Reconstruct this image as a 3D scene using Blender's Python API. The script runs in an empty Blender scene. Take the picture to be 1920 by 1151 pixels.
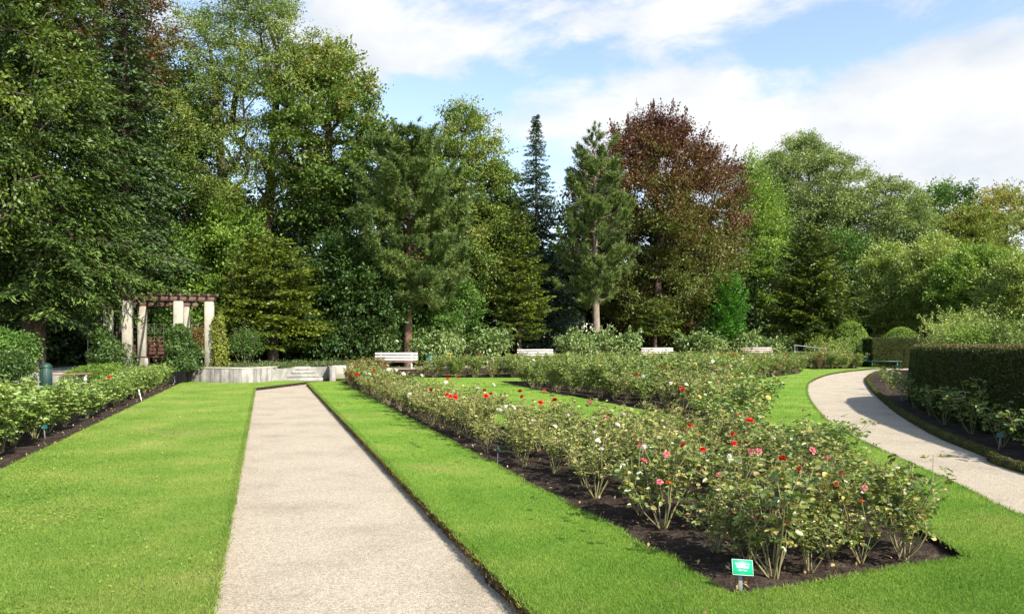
import bpy, math, random
import numpy as np
from mathutils import Vector, geometry, noise

# ------------------------------------------------------------------ set-up
SC = bpy.context.scene
COL = SC.collection
FOC, EYE, HOR = 1350.0, 1.6, 642.0          # focal length in photo pixels, eye height, horizon row
PI = math.pi
random.seed(3)


def gp(px, py, z=0.0):
    y = (EYE - z) * FOC / (py - HOR)
    return ((px - 960) / FOC * y, y)


def X(px, y):
    return (px - 960) / FOC * y


def Z(py, y):
    return EYE - (py - HOR) / FOC * y


def RS(seed):
    return np.random.default_rng(seed)


# ------------------------------------------------------------------ mesh building
class Geo:
    """Collects polygons; every polygon has a material slot and a tint."""

    def __init__(self):
        self.v, self.f, self.m, self.t, self.n = [], [], [], [], 0

    def add(self, V, Fc, mat=0, tint=None):
        V = np.asarray(V, float).reshape(-1, 3)
        Fc = np.asarray(Fc, int)
        if len(Fc) == 0:
            return self
        self.v.append(V)
        self.f.append(Fc + self.n)
        self.n += len(V)
        self.m.append(np.full(len(Fc), mat, int) if np.isscalar(mat) else np.asarray(mat, int))
        self.t.append(np.full(len(Fc), .5) if tint is None else np.broadcast_to(np.asarray(tint, float), (len(Fc),)))
        return self

    def merge(self, g, mat=None, fn=None):
        off = self.n
        for V in g.v:
            self.v.append(fn(V) if fn else V)
        for Fc in g.f:
            self.f.append(Fc + off)
        self.n += g.n
        self.m += g.m if mat is None else [np.full(len(a), mat, int) for a in g.m]
        self.t += g.t
        return self

    def box(self, c, s, mat=0, rz=0.0, rx=0.0, ry=0.0):
        sx, sy, sz = s[0] / 2, s[1] / 2, s[2] / 2
        b = min(sx, sy, sz) * .18
        V = []
        for z in (-1, 1):                       # chamfered box: 2 rings of 8 + caps
            for k in (0, 1):
                e = b if (k == 0) == (z == -1) else 0
                zz = z * sz if (k == 0) == (z == -1) else z * (sz - b)
                x1, y1 = sx - e, sy - e
                V += [(x1 - b, -y1, zz), (x1, -y1 + b, zz), (x1, y1 - b, zz), (x1 - b, y1, zz),
                      (-x1 + b, y1, zz), (-x1, y1 - b, zz), (-x1, -y1 + b, zz), (-x1 + b, -y1, zz)]
        V = np.array(V)
        Fq = []
        for r in range(3):
            for i in range(8):
                j = (i + 1) % 8
                Fq.append((r * 8 + i, r * 8 + j, r * 8 + 8 + j, r * 8 + 8 + i))
        for r, rev in ((0, True), (24, False)):
            for a in ((0, 1, 2, 3), (0, 3, 4, 7), (4, 5, 6, 7)):
                q = [r + i for i in a]
                Fq.append(tuple(q[::-1]) if rev else tuple(q))
        if rx:
            c_, s_ = math.cos(rx), math.sin(rx)
            V = np.stack([V[:, 0], V[:, 1] * c_ - V[:, 2] * s_, V[:, 1] * s_ + V[:, 2] * c_], 1)
        if ry:
            c_, s_ = math.cos(ry), math.sin(ry)
            V = np.stack([V[:, 0] * c_ + V[:, 2] * s_, V[:, 1], -V[:, 0] * s_ + V[:, 2] * c_], 1)
        if rz:
            c_, s_ = math.cos(rz), math.sin(rz)
            V = np.stack([V[:, 0] * c_ - V[:, 1] * s_, V[:, 0] * s_ + V[:, 1] * c_, V[:, 2]], 1)
        return self.add(V + np.array(c), Fq, mat)

    def tube(self, P, R, n=5, mat=0, cap=True, tint=None):
        P = np.asarray(P, float)
        R = np.broadcast_to(np.asarray(R, float), (len(P),))
        T = np.gradient(P, axis=0)
        T /= np.linalg.norm(T, axis=1)[:, None] + 1e-9
        ref = np.array([0, 0, 1.]) if abs(T[:, 2]).mean() < .8 else np.array([1., 0, 0])
        A = np.cross(T, ref)
        A /= np.linalg.norm(A, axis=1)[:, None] + 1e-9
        B = np.cross(T, A)
        an = np.arange(n) * 2 * PI / n
        V = P[:, None] + R[:, None, None] * (np.cos(an)[None, :, None] * A[:, None] + np.sin(an)[None, :, None] * B[:, None])
        k = len(P)
        i = np.arange(k - 1)[:, None] * n
        j = np.arange(n)[None]
        j2 = (j + 1) % n
        Fq = np.stack([i + j, i + j2, i + n + j2, i + n + j], -1).reshape(-1, 4)
        self.add(V.reshape(-1, 3), Fq, mat, tint)
        if cap:
            for idx in (0, k - 1):
                o = V[idx]
                self.add(np.vstack([o, o.mean(0)]), [(a, (a + 1) % n, n) for a in range(n)], mat, tint)
        return self

    def lathe(self, prof, n=24, mat=0):
        an = np.arange(n) * 2 * PI / n
        P = np.array(prof, float)
        V = np.stack([P[:, 0][:, None] * np.cos(an), P[:, 0][:, None] * np.sin(an), np.repeat(P[:, 1][:, None], n, 1)], -1)
        i = np.arange(len(P) - 1)[:, None] * n
        j = np.arange(n)[None]
        j2 = (j + 1) % n
        return self.add(V.reshape(-1, 3), np.stack([i + j, i + j2, i + n + j2, i + n + j], -1).reshape(-1, 4), mat)


def make_mesh(name, g, mats, smooth=False):
    me = bpy.data.meshes.new(name)
    V = np.concatenate(g.v)
    lens = np.concatenate([np.full(len(a), a.shape[1]) for a in g.f])
    loops = np.concatenate([a.ravel() for a in g.f])
    me.vertices.add(len(V))
    me.vertices.foreach_set('co', V.astype(np.float32).ravel())
    me.loops.add(len(loops))
    me.loops.foreach_set('vertex_index', loops.astype(np.int32))
    me.polygons.add(len(lens))
    st = np.concatenate([[0], np.cumsum(lens)[:-1]])
    me.polygons.foreach_set('loop_start', st.astype(np.int32))
    me.polygons.foreach_set('material_index', np.concatenate(g.m).astype(np.int32))
    at = me.attributes.new('tint', 'FLOAT', 'FACE')
    at.data.foreach_set('value', np.concatenate(g.t).astype(np.float32))
    me.update(calc_edges=True)
    for m in mats:
        me.materials.append(m)
    if smooth:
        me.polygons.foreach_set('use_smooth', np.ones(len(lens), bool))
    return me


def link(name, me, parent=None, loc=None, rz=0.0, sc=None):
    o = bpy.data.objects.new(name, me)
    COL.objects.link(o)
    if parent is not None:
        o.parent = parent
    if loc is not None:
        o.location = loc
    if rz:
        o.rotation_euler = (0, 0, rz)
    if sc is not None:
        o.scale = (sc, sc, sc) if np.isscalar(sc) else sc
    return o


def obj(name, g, mats, parent=None, smooth=False, loc=None, rz=0.0):
    return link(name, make_mesh(name, g, mats if isinstance(mats, list) else [mats], smooth), parent, loc, rz)


def tag(o, label=None, cat=None, group=None, kind=None):
    if label: o['label'] = label
    if cat: o['category'] = cat
    if group: o['group'] = group
    if kind: o['kind'] = kind
    return o


def thing(name, label, cat, loc=(0, 0, 0), rz=0.0, group=None, sc=None):
    return tag(link(name, None, None, loc, rz, sc), label, cat, group)


# ------------------------------------------------------------------ materials
def newmat(name):
    m = bpy.data.materials.new(name)
    m.use_nodes = True
    nt = m.node_tree
    nt.nodes.clear()
    out = nt.nodes.new('ShaderNodeOutputMaterial')
    return m, nt, out


def N(nt, typ, **kw):
    n = nt.nodes.new(typ)
    for k, v in kw.items():
        if k in n.inputs.keys():
            n.inputs[k].default_value = v
        else:
            setattr(n, k, v)
    return n


def ramp(nt, stops, fac=None):
    r = nt.nodes.new('ShaderNodeValToRGB')
    e = r.color_ramp.elements
    while len(e) < len(stops):
        e.new(.5)
    for el, (p, c) in zip(e, stops):
        el.position = p
        el.color = (*c, 1)
    if fac is not None:
        nt.links.new(fac, r.inputs[0])
    return r


def leafmat(name, cols, trans=.35, rough=.5, spec=.3, tr=(1.35, 1.25, .45)):
    m, nt, out = newmat(name)
    L = nt.links.new
    a = N(nt, 'ShaderNodeAttribute', attribute_name='tint')
    r = ramp(nt, [(i / (len(cols) - 1), c) for i, c in enumerate(cols)], a.outputs['Fac'])
    p = N(nt, 'ShaderNodeBsdfPrincipled', Roughness=rough)
    p.inputs['Specular IOR Level'].default_value = spec
    L(r.outputs[0], p.inputs['Base Color'])
    t = N(nt, 'ShaderNodeBsdfTranslucent')
    mul = N(nt, 'ShaderNodeMix', data_type='RGBA', blend_type='MULTIPLY')
    mul.inputs[0].default_value = 1
    L(r.outputs[0], mul.inputs[6])
    mul.inputs[7].default_value = (*tr, 1)
    L(mul.outputs[2], t.inputs[0])
    mx = N(nt, 'ShaderNodeMixShader')
    mx.inputs[0].default_value = trans
    L(p.outputs[0], mx.inputs[1])
    L(t.outputs[0], mx.inputs[2])
    L(mx.outputs[0], out.inputs[0])
    return m


def surfmat(name, stops, scale=5.0, detail=6.0, rough=.8, spec=.25, bump=.3, bscale=None, stretch=(1, 1, 1), dist=.02, mix2=None):
    """noise coloured surface with bump; mix2 = (scale, colour, threshold, amount, stretch) lays a second stain on top"""
    m, nt, out = newmat(name)
    L = nt.links.new
    tc = N(nt, 'ShaderNodeTexCoord')
    mp = N(nt, 'ShaderNodeMapping')
    mp.inputs['Scale'].default_value = stretch
    L(tc.outputs['Object'], mp.inputs[0])
    n1 = N(nt, 'ShaderNodeTexNoise', Scale=scale, Detail=detail, Roughness=.65)
    L(mp.outputs[0], n1.inputs['Vector'])
    r = ramp(nt, stops, n1.outputs['Fac'])
    col = r.outputs[0]
    if mix2:
        mp2 = N(nt, 'ShaderNodeMapping')
        mp2.inputs['Scale'].default_value = mix2[4]
        L(tc.outputs['Object'], mp2.inputs[0])
        n2 = N(nt, 'ShaderNodeTexNoise', Scale=mix2[0], Detail=5.0, Roughness=.6)
        L(mp2.outputs[0], n2.inputs['Vector'])
        r2 = ramp(nt, [(mix2[2], (0, 0, 0)), (min(1, mix2[2] + .18), (mix2[3],) * 3)], n2.outputs['Fac'])
        mx = N(nt, 'ShaderNodeMix', data_type='RGBA')
        L(r2.outputs[0], mx.inputs[0])
        L(col, mx.inputs[6])
        mx.inputs[7].default_value = (*mix2[1], 1)
        col = mx.outputs[2]
    p = N(nt, 'ShaderNodeBsdfPrincipled', Roughness=rough)
    p.inputs['Specular IOR Level'].default_value = spec
    L(col, p.inputs['Base Color'])
    if bump:
        nb = N(nt, 'ShaderNodeTexNoise', Scale=bscale or scale * 3, Detail=4.0)
        L(mp.outputs[0], nb.inputs['Vector'])
        b = N(nt, 'ShaderNodeBump', Strength=bump, Distance=dist)
        L(nb.outputs['Fac'], b.inputs['Height'])
        L(b.outputs[0], p.inputs['Normal'])
    L(p.outputs[0], out.inputs[0])
    return m


def c3(r, g, b):
    """sRGB 0-255 to linear"""
    return tuple(((v / 255) / 12.92 if v / 255 <= .04045 else ((v / 255 + .055) / 1.055) ** 2.4) for v in (r, g, b))


M = {}
M['bark'] = surfmat('bark', [(.3, (.035, .026, .019)), (.7, (.12, .09, .065))], 9, bump=.8, stretch=(1, 1, .22), dist=.05)
M['pine_bark'] = surfmat('pine_bark', [(.3, (.06, .035, .022)), (.7, (.21, .13, .085))], 9, bump=.8, stretch=(1, 1, .3), dist=.05)
M['pale_bark'] = surfmat('pale_bark', [(.3, (.10, .075, .055)), (.7, (.33, .26, .20))], 9, bump=.8, stretch=(1, 1, .3), dist=.05)
M['concrete'] = surfmat('concrete', [(.25, (0.163, 0.152, 0.133)), (.5, (0.274, 0.259, 0.229)), (.75, (0.37, 0.351, 0.311))], 2.2, 9, .9, .2, .35, 30, dist=.01,
                        mix2=(1.6, (.075, .07, .06), .46, .85, (3.5, 3.5, .35)))
M['column'] = surfmat('column', [(.25, (0.208, 0.188, 0.144)), (.55, (0.336, 0.308, 0.248)), (.8, (0.416, 0.388, 0.32))], 3, 9, .9, .2, .3, 30, dist=.01,
                      mix2=(1.3, (.16, .14, .10), .58, .6, (4, 4, .5)))
M['stone'] = surfmat('stone', [(.3, (0.17, 0.162, 0.14)), (.6, (0.323, 0.31, 0.272)), (.8, (0.408, 0.391, 0.357))], 3.5, 8, .9, .2, .7, 14, dist=.03)
M['white_stone'] = surfmat('white_stone', [(.3, (.30, .29, .26)), (.5, (.55, .54, .5)), (.8, (.66, .65, .62))], 5, 8, .9, .2, .7, 14, dist=.03)
M['rustwood'] = surfmat('rustwood', [(.3, (.055, .030, .022)), (.7, (.145, .085, .064))], 6, 6, .7, .3, .4, 30, (1, 1, 1), .01)
M['darkwood'] = surfmat('darkwood', [(.3, (.045, .02, .014)), (.7, (.11, .05, .035))], 6, 6, .6, .35, .3, 30, (1, 1, 1), .01)
M['brownwood'] = surfmat('brownwood', [(.3, (.12, .065, .04)), (.7, (.24, .14, .09))], 6, 6, .6, .35, .3, 30, (1, 1, 1), .01)
M['whitewood'] = surfmat('whitewood', [(.3, (.42, .385, .34)), (.7, (.54, .505, .455))], 6, 6, .55, .35, .2, 30, (1, 1, 1), .008)
M['pinkwood'] = surfmat('pinkwood', [(.3, (.36, .27, .23)), (.7, (.47, .375, .325))], 6, 6, .55, .35, .2, 30, (1, 1, 1), .008)
M['greenpaint'] = surfmat('greenpaint', [(.3, (.004, .05, .035)), (.7, (.010, .085, .06))], 4, 5, .4, .5, .1, 20, dist=.004)
M['binpaint'] = surfmat('binpaint', [(.3, (.011, .036, .028)), (.7, (.020, .055, .042))], 4, 5, .5, .4, .1, 20, dist=.004)
M['metal'] = surfmat('metal', [(.3, (.13, .135, .14)), (.7, (.22, .225, .23))], 8, 5, .45, .5, .1, 30, dist=.003)
M['wire'] = surfmat('wire', [(.3, (.22, .23, .21)), (.7, (.33, .34, .32))], 8, 5, .5, .5, 0)
M['sign'] = surfmat('sign', [(.3, (.003, .27, .12)), (.7, (.006, .34, .16))], 9, 5, .35, .5, .05, 20, dist=.002)
M['signwhite'] = surfmat('signwhite', [(.3, (.72, .78, .74)), (.7, (.8, .84, .81))], 9, 5, .5, .4, 0)
M['soil'] = surfmat('soil', [(.3, (.021, .0145, .0105)), (.5, (.042, .030, .022)), (.72, (.085, .064, .048))], 7, 12, .95, .1, 1.0, 26, dist=.05)
M['gravel'] = None
M['stem'] = leafmat('stem', [(.10, .075, .045), (.24, .21, .10), (.16, .20, .055)], .05, .6, .3)


def gravel():
    m, nt, out = newmat('gravel')
    L = nt.links.new
    tc = N(nt, 'ShaderNodeTexCoord')
    v = N(nt, 'ShaderNodeTexVoronoi', Scale=140.0)
    L(tc.outputs['Object'], v.inputs['Vector'])
    sep = N(nt, 'ShaderNodeSeparateColor')
    L(v.outputs['Color'], sep.inputs[0])
    r = ramp(nt, [(0, (.235, .19, .135)), (.3, (.375, .315, .235)), (.65, (.45, .385, .29)), (1, (.60, .53, .42))], sep.outputs[0])
    n = N(nt, 'ShaderNodeTexNoise', Scale=1.1, Detail=8.0, Roughness=.65)
    L(tc.outputs['Object'], n.inputs['Vector'])
    r2 = ramp(nt, [(.3, (.80, .785, .765)), (.5, (1.0, 1.0, 1.0)), (.7, (1.06, 1.06, 1.06))], n.outputs['Fac'])
    n3 = N(nt, 'ShaderNodeTexNoise', Scale=17.0, Detail=4.0, Roughness=.7)
    L(tc.outputs['Object'], n3.inputs['Vector'])
    r3 = ramp(nt, [(.3, (.93, .92, .91)), (.6, (1.04, 1.035, 1.03))], n3.outputs['Fac'])
    mx = N(nt, 'ShaderNodeMix', data_type='RGBA', blend_type='MULTIPLY')
    mx.inputs[0].default_value = 1
    L(r.outputs[0], mx.inputs[6]); L(r2.outputs[0], mx.inputs[7])
    mx2 = N(nt, 'ShaderNodeMix', data_type='RGBA', blend_type='MULTIPLY')
    mx2.inputs[0].default_value = 1
    L(mx.outputs[2], mx2.inputs[6]); L(r3.outputs[0], mx2.inputs[7])
    p = N(nt, 'ShaderNodeBsdfPrincipled', Roughness=.9)
    p.inputs['Specular IOR Level'].default_value = .15
    L(mx2.outputs[2], p.inputs['Base Color'])
    b = N(nt, 'ShaderNodeBump', Strength=.7, Distance=.012)
    L(v.outputs['Distance'], b.inputs['Height'])
    b.invert = True
    L(b.outputs[0], p.inputs['Normal'])
    L(p.outputs[0], out.inputs[0])
    return m


M['gravel'] = gravel()


def lawnmat(name, is_blade, stops):
    m, nt, out = newmat(name)
    L = nt.links.new
    tc = N(nt, 'ShaderNodeTexCoord')
    n = N(nt, 'ShaderNodeTexNoise', Scale=.75, Detail=7.0, Roughness=.62)
    L(tc.outputs['Object'], n.inputs['Vector'])
    r = ramp(nt, stops, n.outputs['Fac'])
    n2 = N(nt, 'ShaderNodeTexNoise', Scale=.33, Detail=5.0, Roughness=.7)
    mp = N(nt, 'ShaderNodeMapping')
    mp.inputs['Location'].default_value = (4.3, 7.7, 0)
    L(tc.outputs['Object'], mp.inputs[0]); L(mp.outputs[0], n2.inputs['Vector'])
    rm = ramp(nt, [(.58, (0, 0, 0)), (.70, (.6, .6, .6))], n2.outputs['Fac'])
    mx = N(nt, 'ShaderNodeMix', data_type='RGBA')
    L(rm.outputs[0], mx.inputs[0]); L(r.outputs[0], mx.inputs[6])
    mx.inputs[7].default_value = (.33, .29, .11, 1)
    col = mx.outputs[2]
    if is_blade:
        a = N(nt, 'ShaderNodeAttribute', attribute_name='tint')
        ra = ramp(nt, [(0, (.55, .6, .6)), (.5, (1, 1, 1)), (.93, (1.4, 1.25, 1.1)), (1, (2.1, 1.45, 1.8))], a.outputs['Fac'])
        m2 = N(nt, 'ShaderNodeMix', data_type='RGBA', blend_type='MULTIPLY')
        m2.inputs[0].default_value = 1
        L(col, m2.inputs[6]); L(ra.outputs[0], m2.inputs[7])
        col = m2.outputs[2]
        p = N(nt, 'ShaderNodeBsdfPrincipled', Roughness=.55)
        p.inputs['Specular IOR Level'].default_value = .25
        L(col, p.inputs['Base Color'])
        t = N(nt, 'ShaderNodeBsdfTranslucent')
        L(col, t.inputs[0])
        mxs = N(nt, 'ShaderNodeMixShader')
        mxs.inputs[0].default_value = .45
        L(p.outputs[0], mxs.inputs[1]); L(t.outputs[0], mxs.inputs[2])
        L(mxs.outputs[0], out.inputs[0])
    else:
        n3 = N(nt, 'ShaderNodeTexNoise', Scale=60.0, Detail=5.0, Roughness=.8)
        L(tc.outputs['Object'], n3.inputs['Vector'])
        r3 = ramp(nt, [(.3, (.45, .5, .4)), (.65, (1.1, 1.1, 1))], n3.outputs['Fac'])
        m2 = N(nt, 'ShaderNodeMix', data_type='RGBA', blend_type='MULTIPLY')
        m2.inputs[0].default_value = 1
        L(col, m2.inputs[6]); L(r3.outputs[0], m2.inputs[7])
        p = N(nt, 'ShaderNodeBsdfPrincipled', Roughness=.9)
        p.inputs['Specular IOR Level'].default_value = .1
        L(m2.outputs[2], p.inputs['Base Color'])
        b = N(nt, 'ShaderNodeBump', Strength=.8, Distance=.02)
        L(n3.outputs['Fac'], b.inputs['Height']); L(b.outputs[0], p.inputs['Normal'])
        L(p.outputs[0], out.inputs[0])
    return m


VIVID = [(.3, (.12, .24, .028)), (.48, (.175, .30, .040)), (.6, (.225, .325, .055)), (.75, (.29, .355, .09))]
WORN = [(.3, (.135, .24, .034)), (.48, (.19, .295, .048)), (.6, (.245, .32, .066)), (.75, (.33, .36, .11))]
M['lawn'] = lawnmat('lawn', False, VIVID)
M['grass'] = lawnmat('grass', True, VIVID)
M['worn_lawn'] = lawnmat('worn_lawn', False, WORN)
M['worn_grass'] = lawnmat('worn_grass', True, WORN)
M['floor'] = surfmat('forest_floor', [(.3, (.018, .016, .009)), (.55, (.035, .04, .014)), (.75, (.055, .085, .018))], 1.5, 10, .95, .1, .8, 12, dist=.05)

# ------------------------------------------------------------------ foliage primitives
def unit(v):
    return v / (np.linalg.norm(v, axis=-1, keepdims=True) + 1e-9)


def leaf_quads(rs, P, size, aspect=.55, up=.4, T=None, tj=.5, fold=.12, out=None):
    """one bent rhombus per point; T: preferred leaf axis, out: preferred facing"""
    n = len(P)
    size = np.broadcast_to(np.asarray(size, float), (n,))
    D = unit(rs.normal(size=(n, 3)))
    if T is not None:
        D = unit(T + tj * D)
    Nn = unit(rs.normal(size=(n, 3)) + np.array([0, 0, up * 2]) + (0 if out is None else out))
    B = unit(np.cross(Nn, D))
    Nn = np.cross(D, B)
    s = size[:, None]
    V = np.stack([P - D * s * .5, P + B * s * aspect * .5 + Nn * s * fold, P + D * s * .5, P - B * s * aspect * .5 + Nn * s * fold], 1)
    return V.reshape(-1, 3), np.arange(n * 4).reshape(n, 4)


def oval_leaves(rs, P, size, D, up=.6, aspect=.70):
    """six-cornered leaflet folded along its midrib, for plants near the camera"""
    n = len(P)
    s = np.broadcast_to(np.asarray(size, float), (n,))[:, None]
    D = unit(D)
    Nn = unit(rs.normal(size=(n, 3)) * .7 + np.array([0, 0, up * 1.6]))
    B = unit(np.cross(Nn, D))
    Nn = np.cross(D, B)
    w = s * aspect * .5
    up_ = Nn * s * .10
    V = np.stack([P, P + D * s * .3 + B * w * .92 + up_, P + D * s * .72 + B * w * .72 + up_, P + D * s - Nn * s * .06,
                  P + D * s * .72 - B * w * .72 + up_, P + D * s * .3 - B * w * .92 + up_], 1).reshape(-1, 3)
    b = np.arange(n)[:, None] * 6
    Fq = np.concatenate([b + np.array([[0, 1, 2, 3]]), b + np.array([[0, 3, 4, 5]])])
    return V, Fq


PROF = {
    'round': lambda t: np.sin(PI * np.clip(t, .02, .98) ** .85) ** .6,
    'egg': lambda t: np.clip(np.sin(PI * np.clip(t, .02, .98) ** .65), 0, 1) ** .7,
    'vase': lambda t: np.clip(.35 + 1.0 * t, 0, 1) * np.clip(1 - t ** 5, .05, 1),
    'dome': lambda t: np.sqrt(np.clip(1 - t ** 2.2, .03, 1)),
    'column': lambda t: np.clip(1 - np.abs(2 * t - 1) ** 3.5, .08, 1) * (1 - .35 * t),
    'cone': lambda t: np.clip(1 - t, .03, 1) ** .8,
}


def broadleaf(seed, h, w, base, ncl=110, twigs=9, per=26, leaf=.17, clr=1.0, prof='round', up=.35, trunk_r=.28, lean=0, depth=1.0,
              inner=.25, twig_up=.25, flat=.55, aspect=.55, droop=0.0, tintfn=None, trunks=1, lob=.28, spikes=0):
    """tapered trunk, limbs and a crown of leaf sprays on twigs; returns trunk Geo, crown Geo (origin at the foot)"""
    rs = RS(seed)
    ncl, per, clr = int(ncl * 1.6), int(per * 1.7), clr * 1.12
    ph = rs.uniform(0, 6.28, 4)
    # cluster centres
    C = []
    tries = rs.random((ncl * 12, 3))
    for a, b, c in tries:
        if len(C) >= ncl:
            break
        t = a
        R = float(PROF[prof](np.array(t))) * w / 2
        an = c * 2 * PI
        R *= 1 + lob * math.sin(2 * an + ph[0] + 3 * t) + lob * .7 * math.sin(3 * an + ph[1] - 5 * t) * .6
        r = R * math.sqrt(inner ** 2 + (1 - inner ** 2) * b)
        p = np.array([math.cos(an) * r + lean * t, math.sin(an) * r * depth, base + (h - base) * t])
        if C and np.min(np.linalg.norm(np.array(C) - p, axis=1)) < clr * .55:
            continue
        C.append(p)
    C = np.array(C)
    # skeleton
    nodes, par = [], []
    for tk in range(trunks):
        a0 = tk * 2.4 + ph[2]
        off = np.array([math.cos(a0), math.sin(a0), 0]) * (.25 * trunks if trunks > 1 else 0)
        spread = np.array([math.cos(a0), math.sin(a0), 0]) * (w * .16 if trunks > 1 else 0)
        k = 9
        for i in range(k):
            f = i / (k - 1)
            q = off + spread * f + np.array([lean * f * .5 + .12 * math.sin(3 * f + ph[2]) * f, .12 * math.cos(4 * f + ph[3]) * f, f * (base + (h - base) * .72)])
            nodes.append(q)
            par.append(-1 if i == 0 else len(nodes) - 2)
    order = np.argsort(np.linalg.norm(C[:, :2], axis=1))
    curves = []
    for ci in order:
        c = C[ci]
        A = np.array(nodes)
        d = np.linalg.norm(A - c, axis=1) + 1.6 * np.clip(A[:, 2] - c[2] + .25 * np.linalg.norm(A[:, :2] - c[:2], axis=1), 0, 9)
        d[A[:, 2] < base * .75] += 5
        p = int(np.argmin(d))
        mid = (A[p] + c) / 2 + np.array([0, 0, .08 * np.linalg.norm(A[p] - c)]) + rs.normal(size=3) * .12
        nodes.append(mid); par.append(p)
        nodes.append(c); par.append(len(nodes) - 2)
    cnt = np.zeros(len(nodes)) + .6
    for i in range(len(nodes) - 1, -1, -1):
        if par[i] >= 0:
            cnt[par[i]] += cnt[i] * 1.0
    tot = cnt.max()
    rad = trunk_r * (cnt / tot) ** .5
    A = np.array(nodes)
    g = Geo()
    for tk in range(trunks):
        i0 = tk * 9
        rr = rad[i0:i0 + 9].copy()
        rr[0] *= 1.35
        g.tube(A[i0:i0 + 9], np.maximum(rr, .02), 9)
    for i in range(trunks * 9, len(nodes), 2):
        p = par[i]
        g.tube([A[p], A[i], A[i + 1]], [min(rad[p], rad[i] * 1.3), rad[i], max(rad[i + 1] * .6, .008)], 5, cap=False)
    # twigs with leaves
    n = len(C)
    ctr = np.array([lean * .5, 0, (base + h) / 2])
    outd = unit((C - ctr) * np.array([1, 1, .6]))
    tw = unit(rs.normal(size=(n, twigs, 3)) * np.array([1, 1, flat]) + outd[:, None] * .75 + np.array([0, 0, twig_up]))
    ln = clr * rs.uniform(.5, 1.35, (n, twigs))
    s = rs.uniform(.12, 1.0, (n, twigs, per))
    P = C[:, None, None] + tw[:, :, None] * (ln[..., None] * s)[..., None]
    P = P + rs.normal(size=P.shape) * (.07 + .10 * clr) * np.array([1, 1, .7])
    P[..., 2] -= droop * (s * ln[..., None]) ** 2
    tc = rs.normal(0, .15, n)
    tt = rs.normal(0, .09, (n, twigs))
    tint = .5 + tc[:, None, None] + tt[..., None] + rs.normal(0, .13, P.shape[:3])
    if tintfn is not None:
        tint = tint + tintfn(P)
    P = P.reshape(-1, 3)
    tint = tint.ravel()
    T = np.repeat(tw[:, :, None], per, 2).reshape(-1, 3) + np.array([0, 0, -droop])
    if spikes:                                   # long leafy shoots breaking the top outline
        hi = np.where(C[:, 2] > base + (h - base) * .45)[0]
        q = hi[rs.integers(0, len(hi), spikes)]
        dd = unit(outd[q] * .9 + np.array([0, 0, .75]) + rs.normal(0, .22, (spikes, 3)))
        LL_ = clr * rs.uniform(.9, 1.9, spikes)
        m = 60
        u = rs.random((spikes, m, 1))
        SP = C[q][:, None] + dd[:, None] * LL_[:, None, None] * u + rs.normal(0, 1, (spikes, m, 3)) * (.24 * (1.1 - u))
        for a_ in range(spikes):
            g.tube([C[q[a_]], C[q[a_]] + dd[a_] * LL_[a_] * .95], [.02, .006], 4, cap=False)
        tint = np.r_[tint, (.5 + rs.normal(0, .12, (spikes, m)) + (tintfn(SP) if tintfn else 0)).ravel()]
        P = np.r_[P, SP.reshape(-1, 3)]
        T = np.r_[T, np.repeat(dd, m, 0)]
    V, Fq = leaf_quads(rs, P, leaf * rs.uniform(.65, 1.25, len(P)), aspect, up, T, .8)
    cg = Geo().add(V, Fq, 0, np.clip(tint, 0, 1))
    return g, cg


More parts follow.
